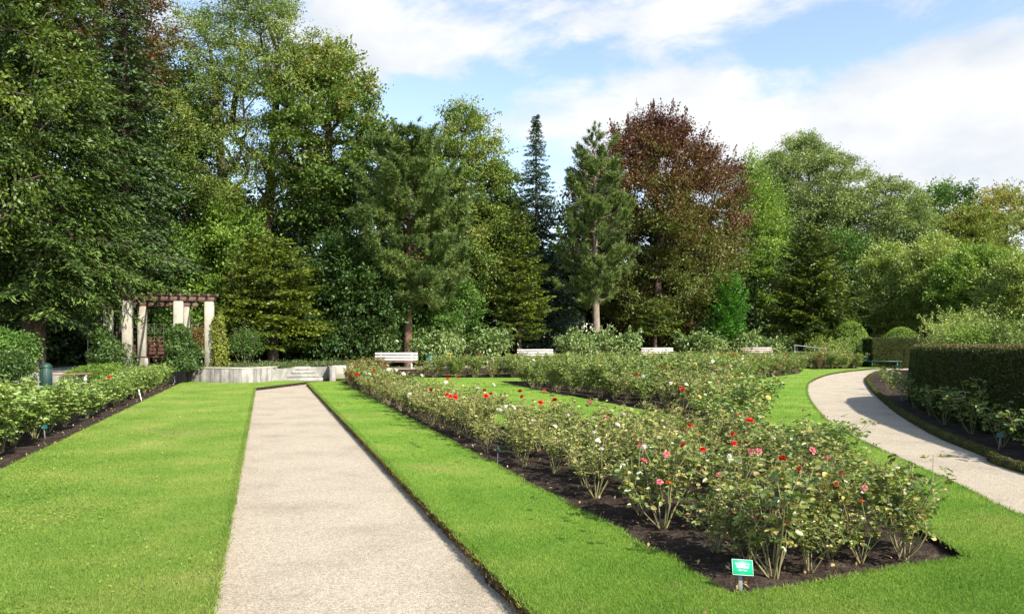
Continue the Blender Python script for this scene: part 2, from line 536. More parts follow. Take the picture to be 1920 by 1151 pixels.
def conifer(seed, h, w, base, dz=.45, nb=6, rise=.1, sag=.25, spray=.16, aspect=.42, dens=1.0, trunk_r=.2, pw=.85, lat=.45, hang=.15, low=.0, wob=.2, step=.2):
    """whorled branches carrying flat sprays of needles"""
    rs = RS(seed)
    g, cg = Geo(), Geo()
    g.tube([(0, 0, 0), (0, 0, h * .25), (.03, .02, h * .6), (0, 0, h * .98)], [trunk_r * 1.25, trunk_r, trunk_r * .55, .02], 9)
    Ps, Ts, tn = [], [], []
    z = base
    while z < h * .985:
        t = (z - base) / (h - base)
        Lm = w / 2 * (1 - t) ** pw * (1 if t > low else .65 + .35 * t / max(low, 1e-3)) + .12
        k = max(4, int(nb * (1 - .35 * t)))
        a0 = rs.uniform(0, 6.28)
        for b in range(k):
            an = a0 + b * 2 * PI / k + rs.normal(0, .25)
            L = Lm * rs.uniform(1 - wob * 1.6, 1 + wob)
            d = np.array([math.cos(an), math.sin(an), 0])
            z0 = z + rs.normal(0, dz * .3)
            r_ = rise * (1 + 1.2 * t) + rs.normal(0, .05)
            s = np.linspace(0, 1, 6)
            pts = d[None] * (s * L)[:, None] + np.stack([0 * s, 0 * s, z0 + L * (r_ * s - sag * s ** 2 + .25 * sag * s ** 4)], 1)
            g.tube(pts, np.linspace(.012 + .012 * L, .006, 6), 4, cap=False)
            side = np.array([-d[1], d[0], 0])
            m = max(3, int(L / step * dens))
            ss = np.clip(np.linspace(.16, 1.0, m) + rs.normal(0, .02, m), 0, 1.02)
            bp = d[None] * (ss * L)[:, None] + np.stack([0 * ss, 0 * ss, z0 + L * (r_ * ss - sag * ss ** 2 + .25 * sag * ss ** 4)], 1)
            bt = rs.normal(0, .13)
            for sgn in (-1, 1, 0):
                if sgn:
                    ll = lat * L * (1 - ss) * np.clip(ss * 3, .4, 1) + .16
                    dirs = unit(d[None] * .75 + side[None] * sgn + rs.normal(0, .15, (m, 3)) + np.array([0, 0, -hang]))
                else:
                    ll = np.full(m, .16)
                    dirs = unit(d[None] + rs.normal(0, .2, (m, 3)) + np.array([0, 0, .25]))
                kk = max(2, int(np.max(ll) / (spray * .62)))
                q = (np.arange(kk) + .5) / kk
                pp = bp[:, None] + dirs[:, None] * (ll[:, None] * q[None])[..., None]
                pp[..., 2] -= hang * (ll[:, None] * q[None]) ** 2 * .8
                keep = (rs.random((m, kk)) < np.clip(ll[:, None] / np.max(ll) * 1.15, .12, 1))
                pp = pp + rs.normal(0, .035, pp.shape)
                Ps.append(pp[keep]); Ts.append(np.repeat(dirs[:, None], kk, 1)[keep])
                # young tips are lighter
                tv = .42 + bt + .38 * np.clip(q[None] - .45, 0, 1) + .12 * ss[:, None]
                tn.append(np.broadcast_to(tv, (m, kk))[keep])
        z += dz * rs.uniform(.7, 1.2) * (1 - .45 * t)
    P, T, tv = np.concatenate(Ps), np.concatenate(Ts), np.concatenate(tn)
    V, Fq = leaf_quads(rs, P, spray * rs.uniform(.8, 1.5, len(P)), aspect, .8, T, .45, .08)
    cg.add(V, Fq, 0, np.clip(tv + rs.normal(0, .12, len(P)), 0, 1))
    return g, cg


def pine(seed, h, w, base, ntuft=1000, needles=46, nl=.2, trunk_r=.2, prof='egg', lean=0.0):
    """bare trunk, ascending limbs and bottle-brush tufts of needles"""
    rs = RS(seed)
    g, cg = Geo(), Geo()
    g.tube([(0, 0, 0), (lean * .3, 0, h * .3), (lean * .5 + .05, .04, h * .6), (lean * .3, 0, h * .97)], [trunk_r * 1.2, trunk_r, trunk_r * .6, .02], 10)
    limbs = []
    z = base
    while z < h * .97:
        t = (z - base) / (h - base)
        k = rs.integers(3, 6)
        a0 = rs.uniform(0, 6.28)
        for b in range(k):
            an = a0 + b * 2 * PI / k + rs.normal(0, .3)
            R = w / 2 * float(PROF[prof](np.array(.10 + .88 * t))) * rs.uniform(.62, 1.12) + .15
            ris = .05 + .75 * t + rs.normal(0, .1)
            limbs.append((z + rs.normal(0, .2), an, R, ris))
        z += rs.uniform(.40, .78)
    tot = sum(l[2] for l in limbs)
    PP, DD, TT = [], [], []
    for z0, an, R, ris in limbs:
        d = np.array([math.cos(an), math.sin(an), 0.])
        s = np.linspace(0, 1, 6)
        pts = d[None] * (s * R)[:, None] + np.stack([lean * .3 + 0 * s, 0 * s, z0 + R * (ris * s ** 1.4 - .12 * np.sin(s * PI))], 1)
        g.tube(pts, np.linspace(.02 + .014 * R, .01, 6), 5, cap=False)
        n = max(4, int(ntuft * R / tot))
        side = np.array([-d[1], d[0], 0])
        puff = rs.integers(0, max(2, n // 8), n)       # tufts gather into puffs
        np_ = puff.max() + 1
        ps = 1 - rs.random(np_) ** 1.3 * .80
        pl2 = rs.normal(0, .62, np_) * (.45 * R * (1.08 - ps) + .16)
        pz = rs.normal(.05, .16, np_)
        ss = ps[puff] + rs.normal(0, .15, n) / max(R, .5)
        lt = pl2[puff] + rs.normal(0, .15, n)
        pz = pz[puff] + rs.normal(0, .10, n)
        ss = np.clip(ss, .05, 1.12)
        c = d[None] * (ss * R)[:, None] + side[None] * lt[:, None] + np.stack([lean * .3 + 0 * ss, 0 * ss, z0 + R * (ris * ss ** 1.4 - .12 * np.sin(ss * PI)) + pz], 1)
        PP.append(c)
        DD.append(unit(d[None] * .8 + side[None] * lt[:, None] * .8 + np.array([0, 0, .75]) + rs.normal(0, .25, (n, 3))))
        TT.append(np.full(n, rs.normal(0, .12)) + rs.normal(0, .12, n))
    C, D, tt = np.concatenate(PP), np.concatenate(DD), np.concatenate(TT)
    n = len(C)
    nd = unit(rs.normal(size=(n, needles, 3)) * .8 + D[:, None] * .95)
    b0 = C[:, None] + D[:, None] * rs.uniform(-.14, .12, (n, needles, 1))
    ln = nl * rs.uniform(.75, 1.15, (n, needles, 1))
    side = unit(np.cross(nd, rs.normal(size=(n, needles, 3))))
    wd = .021
    V = np.stack([b0 - side * wd, b0 + side * wd, b0 + nd * ln], 2).reshape(-1, 3)
    tint = np.clip(.5 + tt[:, None] + rs.normal(0, .13, (n, needles)), 0, 1).ravel()
    cg.add(V, np.arange(len(V)).reshape(-1, 3), 0, tint)
    return g, cg


def shrub(seed, w, h, d=None, n=5000, leaf=.12, aspect=.42, lumps=7, up=.5, stemn=7, inner=.55, shoots=0):
    """many-lobed leafy mound standing on a few stems"""
    rs = RS(seed)
    d = d or w
    g, cg = Geo(), Geo()
    L = np.stack([rs.uniform(-.36, .36, lumps) * w, rs.uniform(-.36, .36, lumps) * d, rs.uniform(.42, .72, lumps) * h], 1)
    Lr = rs.uniform(.22, .34, lumps) * min(w, d, h * 1.4)
    L = np.vstack([L, [[0, 0, h * .5]]]); Lr = np.append(Lr, min(w, d) * .38)
    k = rs.choice(len(L), n, p=Lr ** 2 / (Lr ** 2).sum())
    dr = unit(rs.normal(size=(n, 3)) + np.array([0, 0, .35]))
    r = Lr[k] * (1 + .25 * (rs.random(n) < .12)) * (inner + (1 - inner) * rs.random(n) ** .5 + rs.normal(0, .06, n))
    P = L[k] + dr * r[:, None] * np.array([1, 1, .85 * h / max(.5, min(w, d)) if h < min(w, d) else 1])
    P[:, 2] = np.where(P[:, 2] < .06, rs.uniform(.06, .3 * h, n), P[:, 2])
    if shoots:
        m = n // 5
        a = rs.uniform(0, 6.28, shoots)
        sd = unit(np.stack([np.cos(a) * .6, np.sin(a) * .6, np.full(shoots, .7)], 1))
        b = L[rs.integers(0, len(L), shoots)]
        q = rs.integers(0, shoots, m)
        s = rs.uniform(.3, 1.15, m) * .5 * h
        P[:m] = b[q] + sd[q] * s[:, None] + rs.normal(0, .05, (m, 3))
        for i in range(shoots):
            g.tube([b[i], b[i] + sd[i] * .55 * h], [.012, .005], 4, cap=False)
    tl = rs.normal(0, .12, len(L))
    V, Fq = leaf_quads(rs, P, leaf * rs.uniform(.7, 1.25, n), aspect, up, unit(dr + np.array([0, 0, -.5])), .7, .1, dr * .8)
    cg.add(V, Fq, 0, np.clip(.5 + tl[k] + rs.normal(0, .17, n), 0, 1))
    for i in range(stemn):
        c = L[i % len(L)]
        g.tube([(c[0] * .25, c[1] * .25, 0), (c[0] * .6, c[1] * .6, c[2] * .5), tuple(c)], [.03, .022, .01], 5, cap=False)
    return g, cg


# ------------------------------------------------------------------ leaf colours
M['l_ash'] = leafmat('ash_leaf', [(0.05162, 0.09326, 0.01536), (0.1083, 0.1756, 0.02854), (0.196, 0.2633, 0.05486), (0.2786, 0.2852, 0.06583)], 0.28, .5, .3)
M['l_maple'] = leafmat('maple_leaf', [(0.03911, 0.0797, 0.01276), (0.08311, 0.1488, 0.02551), (0.1564, 0.2125, 0.0425), (0.2933, 0.2231, 0.07439)], 0.24, .5, .3)
M['l_beech'] = leafmat('beech_leaf', [(0.02737, 0.05376, 0.00782), (0.06842, 0.1124, 0.01368), (0.1564, 0.2053, 0.0215)], 0.28, .45, .4)
M['l_copper'] = leafmat('copper_leaf', [(0.05292, 0.01568, 0.01344), (0.09408, 0.03696, 0.02128), (0.1352, 0.06944, 0.02464), (0.09996, 0.1008, 0.02016), (0.1117, 0.1456, 0.02688)], .2, .45, .35, (1.3, .95, .5))
M['l_green'] = leafmat('green_leaf', [(0.0378, 0.084, 0.0168), (0.08316, 0.168, 0.03081), (0.1663, 0.266, 0.049)], 0.24, .5, .3)
M['l_fresh'] = leafmat('fresh_leaf', [(0.07452, 0.1366, 0.01863), (0.149, 0.2484, 0.03726), (0.2484, 0.3602, 0.0621)], 0.28, .5, .3)
M['l_willow'] = leafmat('willow_leaf', [(0.09998, 0.1429, 0.04285), (0.1857, 0.257, 0.07856), (0.3142, 0.3857, 0.1429)], 0.24, .5, .35)
M['l_grey'] = leafmat('grey_leaf', [(0.1231, 0.1845, 0.03443), (0.239, 0.3211, 0.06395), (0.449, 0.4919, 0.1722)], 0.24, .5, .35)
M['l_autumn'] = leafmat('autumn_leaf', [(.09, .12, .02), (.20, .21, .04), (.33, .26, .045), (.36, .19, .06)], .4, .5, .3)
M['l_under'] = leafmat('shade_leaf', [(.018, .042, .009), (.038, .080, .016), (.075, .13, .026)], .2, .5, .3)
M['l_ochre'] = leafmat('ochre_leaf', [(.075, .125, .022), (.135, .195, .036), (.21, .25, .05), (.31, .25, .07)], .3, .5, .3)
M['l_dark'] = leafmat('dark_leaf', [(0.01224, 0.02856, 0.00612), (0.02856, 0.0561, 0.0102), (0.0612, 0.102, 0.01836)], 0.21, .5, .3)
M['l_spruce'] = leafmat('spruce_needle', [(0.02467, 0.04709, 0.0157), (0.05046, 0.0897, 0.02691), (0.09531, 0.1513, 0.05046)], 0.08, .5, .3)
M['l_blue'] = leafmat('blue_spruce_needle', [(0.03037, 0.06075, 0.03713), (0.06075, 0.1046, 0.0675), (0.1266, 0.1856, 0.1266)], .1, .5, .3)
M['l_fir'] = leafmat('fir_needle', [(0.00784, 0.0168, 0.00448), (0.02128, 0.0448, 0.00896), (0.0728, 0.1288, 0.0224), (0.1568, 0.2352, 0.0448)], .08, .5, .3)
M['l_yew'] = leafmat('yew_needle', [(0.0271, 0.05174, 0.007392), (0.06776, 0.1047, 0.009856), (0.1725, 0.2157, 0.01725)], 0.14, .45, .35)
M['l_darkyew'] = leafmat('dark_yew_needle', [(0.0243, 0.0486, 0.01013), (0.05264, 0.0891, 0.01417), (0.1722, 0.2128, 0.02026)], .15, .45, .3)
M['l_pine'] = leafmat('pine_needle', [(0.0537, 0.09295, 0.02202), (0.1074, 0.1649, 0.03854), (0.1895, 0.2475, 0.05963)], .15, .45, .35)
M['l_thuja'] = leafmat('thuja_spray', [(0.03, 0.105, 0.012), (0.06, 0.195, 0.021), (0.135, 0.33, 0.045)], .25, .5, .3)
M['l_laurel'] = leafmat('laurel_leaf', [(0.08335, 0.1395, 0.0409), (0.1667, 0.2509, 0.07436), (0.3096, 0.3718, 0.1395)], .2, .42, .45)
M['l_hedge'] = leafmat('hedge_leaf', [(0.021, 0.03375, 0.0075), (0.04125, 0.0585, 0.0105), (0.075, 0.09, 0.018), (0.1275, 0.09, 0.03375)], .2, .5, .3)
M['l_clip'] = leafmat('clipped_leaf', [(0.09431, 0.1677, 0.02515), (0.1782, 0.2935, 0.04192), (0.2935, 0.4192, 0.06288)], .25, .5, .3)
M['l_roseA'] = leafmat('pale_rose_leaf', [(0.05788, 0.07568, 0.01781), (0.1336, 0.1603, 0.03205), (0.2493, 0.276, 0.06678), (0.374, 0.3384, 0.1158), (0.2315, 0.09794, 0.04007)], 0.21, .40, .5)
M['l_roseF'] = leafmat('near_rose_leaf', [(.040, .065, .016), (.095, .135, .028), (.185, .225, .050), (.38, .34, .11), (.27, .12, .045)], .22, .36, .55)
M['l_roseB'] = leafmat('dark_rose_leaf', [(0.04198, 0.07929, 0.01679), (0.09794, 0.1726, 0.02985), (0.1866, 0.2705, 0.05597), (0.3078, 0.3172, 0.08395), (0.2052, 0.09328, 0.03731)], 0.22, .38, .5)
M['l_roseL'] = leafmat('light_rose_leaf', [(0.0756, 0.126, 0.024), (0.1386, 0.216, 0.042), (0.2394, 0.324, 0.072), (0.378, 0.384, 0.096)], 0.22, .42, .45)
M['l_roseR'] = leafmat('bronze_rose_leaf', [(.09, .03, .02), (.15, .07, .03), (.16, .15, .04), (.28, .08, .045)], 0.21, .42, .4)
M['l_climb'] = leafmat('climber_leaf', [(.035, .07, .016), (.075, .14, .028), (.14, .21, .05)], .3, .42, .45)
M['l_vine'] = leafmat('vine_leaf', [(0.085, 0.119, 0.017), (0.17, 0.2125, 0.034), (0.2805, 0.306, 0.051), (0.272, 0.17, 0.051)], .35, .45, .4)
M['l_cover'] = leafmat('cover_leaf', [(.05, .08, .025), (.10, .14, .045), (.16, .19, .075)], .25, .5, .35)
M['litter'] = leafmat('fallen_leaf', [(.16, .09, .035), (.36, .24, .08), (.45, .38, .22), (.30, .14, .06)], .1, .7, .2)
for nm, cs in (('red', [(.42, .004, .006), (.62, .010, .010), (.75, .03, .02)]), ('pink', [(.62, .10, .14), (.78, .22, .26), (.85, .38, .38)]),
               ('white', [(.66, .62, .50), (.80, .78, .70), (.86, .85, .82)]), ('yellow', [(.72, .50, .05), (.82, .66, .16), (.88, .78, .36)]),
               ('orange', [(.62, .12, .02), (.72, .20, .05), (.78, .32, .12)])):
    M['f_' + nm] = leafmat(nm + '_petal', cs, .25, .5, .3, (1.1, 1, 1))


# ------------------------------------------------------------------ ground
UX, UY = -.3405, .9402                      # the garden's long axis; the short one is (UY, -UX)


def xl(y): return -9.07 + (25.4 - y) * .3446     # main path, lawn side
def xr(y): return .15 - .339 * (y - 4.24)       # main path, rose bed side
def xb(y): return -6.46 - .343 * (y - 9.08)      # edge of the rose row beyond the lawn


def densify(P, step=.35, jit=.012, seed=1):
    rs = RS(seed)
    out = []
    for i in range(len(P)):
        a, b = np.array(P[i]), np.array(P[(i + 1) % len(P)])
        L = np.linalg.norm(b - a)
        k = max(1, int(L / step))
        nrm = np.array([-(b - a)[1], (b - a)[0]]) / (L + 1e-9)
        for j in range(k):
            out.append(tuple(a + (b - a) * j / k + nrm * (rs.normal(0, jit) if j else 0)))
    return out


def smooth_line(P, n=6):
    P = np.array(P, float)
    Q = np.vstack([2 * P[0] - P[1], P, 2 * P[-1] - P[-2]])
    out = []
    for i in range(1, len(Q) - 2):
        for j in range(n):
            t = j / n
            out.append(.5 * ((2 * Q[i]) + (-Q[i - 1] + Q[i + 1]) * t + (2 * Q[i - 1] - 5 * Q[i] + 4 * Q[i + 1] - Q[i + 2]) * t * t
                             + (-Q[i - 1] + 3 * Q[i] - 3 * Q[i + 1] + Q[i + 2]) * t ** 3))
    out.append(P[-1])
    return [tuple(p) for p in out]


def slab(loops, z1, z0, top=0, side=1):
    """flat sheet with holes, plus skirts down its edges"""
    g = Geo()
    vl = [[Vector((x, y, 0)) for x, y in lp] for lp in loops]
    tris = geometry.tessellate_polygon(vl)
    flat = [(p.x, p.y, z1) for lp in vl for p in lp]
    A = np.array(flat)
    tr = np.array([t for t in tris])
    a, b, c = A[tr[:, 0]], A[tr[:, 1]], A[tr[:, 2]]
    neg = np.cross(b - a, c - a)[:, 2] < 0
    tr[neg] = tr[neg][:, ::-1]
    g.add(A, tr, top)
    if z0 < z1:
        for lp in loops:
            n = len(lp)
            V = [(x, y, z1) for x, y in lp] + [(x, y, z0) for x, y in lp]
            g.add(V, [(i, (i + 1) % n, n + (i + 1) % n, n + i) for i in range(n)], side)
    return g


def inside(P, poly):
    x, y = P[:, 0], P[:, 1]
    r = np.zeros(len(P), bool)
    n = len(poly)
    for i in range(n):
        x1, y1 = poly[i]; x2, y2 = poly[(i + 1) % n]
        if y1 == y2:
            continue
        c = ((y1 > y) != (y2 > y)) & (x < (x2 - x1) * (y - y1) / (y2 - y1) + x1)
        r ^= c
    return r


BED_A = [(1.42, 4.58), (3.42, 5.38), (3.55, 6.4), (3.75, 7.6), (4.0, 9.0), (4.2, 10.2), (3.2, 10.8), (2.0, 10.8), (.6, 11.6), (-.95, 16.0), (-4.35, 26.0), (-5.5, 29.6), (-7.05, 29.5)]
BED_B = [(4.38, 10.5), (4.75, 12.2), (4.95, 13.6), (5.5, 16.2), (6.5, 20.0), (8.6, 25.3), (7.6, 28.0), (3.5, 29.6), (-.6, 29.9), (.4, 26.0), (3.0, 17.6), (3.9, 14.4), (3.5, 12.3), (3.1, 11.2)]
BED_C = [(-4.3, 32.9), (.4, 32.6), (6.0, 31.8), (11.4, 32.4), (14.8, 37.2), (17.0, 42.0), (16.2, 46.5), (8.6, 42.6), (.9, 37.6), (-4.2, 34.4)]
BED_D = [(17.9, 43.0), (21.3, 44.3), (22.6, 47.4), (21.8, 49.6), (18.2, 47.4)]
PATH_IN = smooth_line([(4.2, -3), (4.25, 2), (4.72, 6.63), (5.02, 8.06), (5.78, 12.1), (6.75, 15.65), (9.5, 23.2), (12.9, 30.9), (17.4, 38.6), (22.7, 45.0)])
PATH_OUT = smooth_line([(6.2, -3), (6.25, 4), (6.6, 9.3), (7.0, 10.6), (7.65, 12.9), (9.4, 17.6), (13.0, 26.0), (17.0, 34.3), (22.4, 43.2)])
LAWN_OUT = ([(xr(-3), -3)] + [(xr(y), y) for y in (4, 10, 16, 22, 28.6)] + [(-8.2, 29.2), (-7.2, 29.95), (-4.2, 31.2), (-4.6, 33.2), (-4.6, 34.6), (.7, 38.2), (8.4, 43.4), (16.6, 47.6),
             (21.0, 50.4), (24.6, 48.6), (23.4, 45.6)] + PATH_IN[::-1])
LAWN_L = ([(xl(-3), -3), (xl(10), 10), (xl(25.4), 25.4), (-8.35, 29.45), (-8.7, 30.3), (-9.85, 30.25), (-10.3, 28.85), (-10.9, 28.5), (-11.9, 28.75), (-12.8, 29.2), (-13.45, 29.8),
          (xb(29.3), 29.3), (xb(20), 20), (xb(9), 9), (xb(-3), -3)])
LAWN_S = [(-8.5, 31.55), (-7.7, 31.4), (-4.9, 32.4), (-4.9, 34.0), (-6.6, 33.5)]

holes = [densify(b, .28, .02, 5 + i) for i, b in enumerate((BED_A, BED_B, BED_C, BED_D))]
LO = densify(LAWN_OUT, .3, .018, 2)
LL = densify(LAWN_L, .3, .009, 3)
LS = densify(LAWN_S, .3, .01, 4)
tag(obj('lawn', slab([LO] + holes, 0, -.14), [M['lawn'], M['soil']]), kind='structure')
tag(obj('lawn', slab([LL], 0, -.14), [M['worn_lawn'], M['soil']]), kind='structure')
tag(obj('lawn', slab([LS], .02, -.14), [M['lawn'], M['soil']]), kind='structure')
tag(obj('ground', slab([[(-900, -60), (900, -60), (900, 1400), (-900, 1400)]], -.14, -.14), [M['floor']]), kind='structure')
g = slab([[(xl(-3) - .3, -3), (xr(-3) + .3, -3), (xr(28) + .3, 28), (-7, 29.8), (-2, 31.9), (-3, 33), (-6, 32.6), (-8.6, 31.8), (-9.9, 30.8), (xl(25.4) - .4, 25.6)]], -.105, -.105)
tag(obj('gravel_path', g, [M['gravel']]), kind='structure')
g = slab([[(x - .15, y) for x, y in PATH_IN] + [(26.5, 49.6), (28, 46.0)] + [(x + .1, y) for x, y in PATH_OUT[::-1]]], -.07, -.07)
tag(obj('gravel_path', g, [M['gravel']]), kind='structure')


def soil_sheet(name, poly, z, res, amp, seed):
    rs = RS(seed)
    P = np.array(poly)
    lo, hi = P.min(0), P.max(0)
    n = int((hi - lo).prod() / res ** 2)
    Q = rs.uniform(lo, hi, (n, 2))
    Q = Q[inside(Q, poly)]
    pts = [Vector(p) for p in poly] + [Vector(p) for p in Q]
    vs, es, fs, *_ = geometry.delaunay_2d_cdt(pts, [], [list(range(len(poly)))], 1, 1e-4)
    V = np.array([(v.x, v.y, z + amp * (noise.noise(Vector((v.x * 1.3, v.y * 1.3, seed))) + .8 * noise.noise(Vector((v.x * 5, v.y * 5, seed))) + .5 * noise.noise(Vector((v.x * 14, v.y * 14, seed))))) for v in vs])
    tr = np.array([f for f in fs if len(f) == 3])
    a, b, c = V[tr[:, 0]], V[tr[:, 1]], V[tr[:, 2]]
    neg = np.cross(b - a, c - a)[:, 2] < 0
    tr[neg] = tr[neg][:, ::-1]
    return tag(obj(name, Geo().add(V, tr), [M['soil']], smooth=True), kind='structure')


for i, (b, res) in enumerate(((BED_A, .07), (BED_B, .16), (BED_C, .4), (BED_D, .4))):
    soil_sheet('soil', densify(b, .3, 0), -.06, res, .03, 11 + i)
ROWBED = [(xb(3) + .05, 3), (xb(29.2) + .05, 29.2), (-13.5, 29.9), (-14.3, 29.6), (xb(27) - 2.2, 27), (xb(3) - 2.2, 3)]
soil_sheet('soil', densify(ROWBED, .5, 0), -.05, .16, .022, 21)
HEDGE = smooth_line([(7.55, -2), (7.55, 4), (7.75, 8), (8.25, 11.3), (9.25, 15.4), (10.7, 19.3), (11.9, 20.9), (14.2, 21.6), (18, 22.2), (26, 22.6)])
soil_sheet('soil', densify([(x, y) for x, y in PATH_OUT] + [(26, 43), (27, 30), (20, 23), (14, 20), (11.5, 14), (10, 6), (10, -3)], .6, 0), -.05, .3, .022, 31)

# clipped turf edging round the bed in front of the hedge
g = Geo()
pts = [(x, y, -.03) for x, y in densify(PATH_OUT, .4, 0)[:-1] if y > -2.5 and y < 43.0]
pts = [(x, y, -.03) for x, y in PATH_OUT]
pp = []
for a, b in zip(pts[:-1], pts[1:]):
    k = max(1, int(math.dist(a, b) / .25))
    pp += [tuple(np.array(a) + (np.array(b) - np.array(a)) * j / k) for j in range(k)]
PE = np.array(pp)
rs = RS(8)
g.tube(PE, .085 + rs.normal(0, .006, len(PE)), 10, 0, True)
P = np.repeat(PE, 170, 0) + rs.uniform(-.12, .12, (len(PE) * 170, 3)) * np.array([1, 1, 0])
an = rs.uniform(0, PI, len(P))
P = np.repeat(PE, 170, 0)
Tn = np.gradient(PE, axis=0); Tn = unit(Tn); Sd = np.stack([-Tn[:, 1], Tn[:, 0], 0 * Tn[:, 0]], 1)
P = P + np.repeat(Sd, 170, 0) * (np.cos(an) * .088)[:, None] + np.array([0, 0, 1]) * (np.sin(an) * .088)[:, None] + np.repeat(Tn, 170, 0) * rs.uniform(-.14, .14, (len(P), 1))
V, Fq = leaf_quads(rs, P, .032, .4, .8)
g.add(V, Fq, 1, np.clip(rs.normal(.45, .2, len(P)), 0, 1))
M['moss'] = surfmat('mossy_turf', [(.3, (.030, .030, .012)), (.6, (.075, .080, .022)), (.8, (.13, .12, .05))], 8, 8, .95, .1, .8, 40, dist=.02)
M['l_moss'] = leafmat('moss_blade', [(.045, .05, .015), (.09, .10, .025), (.16, .14, .05)], .2, .6, .2)
tag(obj('turf_edging', g, [M['moss'], M['l_moss']]), kind='structure')

# ------------------------------------------------------------------ grass blades (stuff)
def tri_sample(rs, polys_in, polys_out, n, y0, y1, p):
    """points on the lawn, thinning out with distance"""
    u = rs.random(n)
    a, b = y0 ** (1 - p), y1 ** (1 - p)
    y = (a + (b - a) * u) ** (1 / (1 - p))
    x = rs.uniform(-.86, .86, n) * y + rs.uniform(-1.2, 1.2, n)
    P = np.stack([x, y], 1)
    ok = np.zeros(n, bool)
    for q in polys_in:
        ok |= inside(P, q)
    for q in polys_out:
        ok &= ~inside(P, q)
    return P[ok]


def blades(P, rs, hgt, wid, z=0.0, lean=.55):
    n = len(P)
    a = rs.uniform(0, 2 * PI, n)
    s = np.stack([np.cos(a), np.sin(a), 0 * a], 1)
    b0 = np.stack([P[:, 0], P[:, 1], np.full(n, z - .004)], 1)
    d = rs.normal(0, lean, (n, 3)); d[:, 2] = 1
    d = unit(d)
    tip = b0 + d * hgt[:, None]
    V = np.stack([b0 - s * wid[:, None] * .5, b0 + s * wid[:, None] * .5, tip], 1).reshape(-1, 3)
    return V, np.arange(n * 3).reshape(n, 3)


rs = RS(77)
P = tri_sample(rs, [LO, LL], holes, 1500000, 3.2, 48, 1.75)
onL = inside(P, LL)
D = P[:, 1]
g = Geo()
V, Fq = blades(P, rs, rs.uniform(.012, .028, len(P)) * (1 + D * .015), .0035 + .00042 * D)
g.add(V, Fq, np.where(onL, 2, 0), rs.random(len(P)) * .93)
# broad-leaved weeds and clover in the turf beside the rose row
Q = tri_sample(rs, [LL], [], 160000, 3.6, 24, 1.6)
e = Q[:, 0] - xb(Q[:, 1])
nz = np.array([noise.noise(Vector((q[0] * .9, q[1] * .9, 3))) for q in Q])
Q = Q[rs.random(len(Q)) < np.clip(1.15 - e * .55 + nz * .9, .04, 1)]
V, Fq = leaf_quads(rs, np.stack([Q[:, 0], Q[:, 1], rs.uniform(.012, .034, len(Q))], 1), rs.uniform(.012, .026, len(Q)), .8, 1.6)
g.add(V, Fq, 2, np.clip(rs.normal(.55, .22, len(Q)), 0, .96))
# fringe hanging over the cut edges
def fringe(line, n, rs, inward):
    L = np.array(line)
    seg = np.linalg.norm(np.diff(L, axis=0), axis=1)
    t = rs.random(n) * seg.sum()
    i = np.clip(np.searchsorted(np.cumsum(seg), t), 0, len(seg) - 1)
    f = (t - (np.cumsum(seg)[i] - seg[i])) / seg[i]
    return L[i] + (L[i + 1] - L[i]) * f[:, None] + rs.normal(0, .018, (n, 2))
for line, n in (([(xr(y), y) for y in np.linspace(3, 28.6, 60)], 30000), ([(xl(y), y) for y in np.linspace(3, 25.4, 60)], 24001), (holes[0], 30000), (PATH_IN, 22000)):
    F = fringe(line, n, rs, 0)
    V, Fq = blades(F, rs, rs.uniform(.02, .05, n), rs.uniform(.004, .011, n), 0, .9)
    g.add(V, Fq, 2 if n == 24001 else 0, rs.random(n) * .93)
# withered brown blades and roots on the cut face beside the path
n = 26000
F = fringe([(xr(y) - .012, y) for y in np.linspace(3, 28.6, 80)], n, rs, 0)
F = F[:, :2]
V, Fq = blades(F, rs, rs.uniform(.015, .05, n), rs.uniform(.004, .012, n), -.085, .8)
V[:, 2] += np.repeat(rs.uniform(0, .075, n), 3)
g.add(V, Fq, 1, rs.random(n))
M['dead'] = leafmat('withered_blade', [(.05, .03, .015), (.14, .085, .035), (.22, .17, .05)], .2, .7, .15)
tag(obj('grass', g, [M['grass'], M['dead'], M['worn_grass']]), kind='stuff')

# fallen leaves and petals on the soil (stuff)
rs = RS(5)
Q = rs.uniform((-8, 4.5), (4.2, 29), (16000, 2))
Q = Q[inside(Q, BED_A)]
Q = Q[rs.random(len(Q)) < .55]
Q2 = rs.uniform((-15, 8), (-5, 29), (6000, 2)); Q2 = Q2[inside(Q2, ROWBED)]
Q3 = rs.uniform((-9, 4), (5, 26), (260, 2))
Q = np.concatenate([Q, Q2[:900], Q3[inside(Q3, LO) | inside(Q3, LL)]])
V, Fq = leaf_quads(rs, np.stack([Q[:, 0], Q[:, 1], np.where(inside(Q, LO) & ~inside(Q, BED_A) | inside(Q, LL), .028, -.028)], 1), rs.uniform(.015, .05, len(Q)) * np.where(rs.random(len(Q)) < .1, 1.6, 1), .6, 2.2)
tag(obj('leaf_litter', Geo().add(V, Fq, 0, rs.random(len(Q))), [M['litter']]), kind='stuff')

# ------------------------------------------------------------------ terrace, walls, steps
TZ, TZB = .5, .30
TERR = [(-40, 25.6), (-17.2, 26.3), (-15.6, 27.0), (-14.6, 28.2), (-13.9, 29.9), (-12.9, 29.35), (-11.9, 28.95), (-10.9, 28.7), (-10.25, 29.0), (-9.75, 30.5), (-9.55, 31.9),
        (-8.3, 32.9), (-7.9, 32.2), (-6.5, 33.9), (-6.9, 37), (-9.5, 60), (-14, 120), (-60, 120), (-60, 25.6)]
TERR2 = [(-6.5, 33.9), (-4.3, 35.0), (.7, 38.9), (8.4, 44.1), (16.6, 49.0), (20, 53), (23, 64), (24, 120), (-14, 120), (-9.5, 60), (-6.9, 37)]


def lvl(zb, x, y):
    return TZB if zb == TZ and x > -6.7 - (y - 34) * .09 else zb


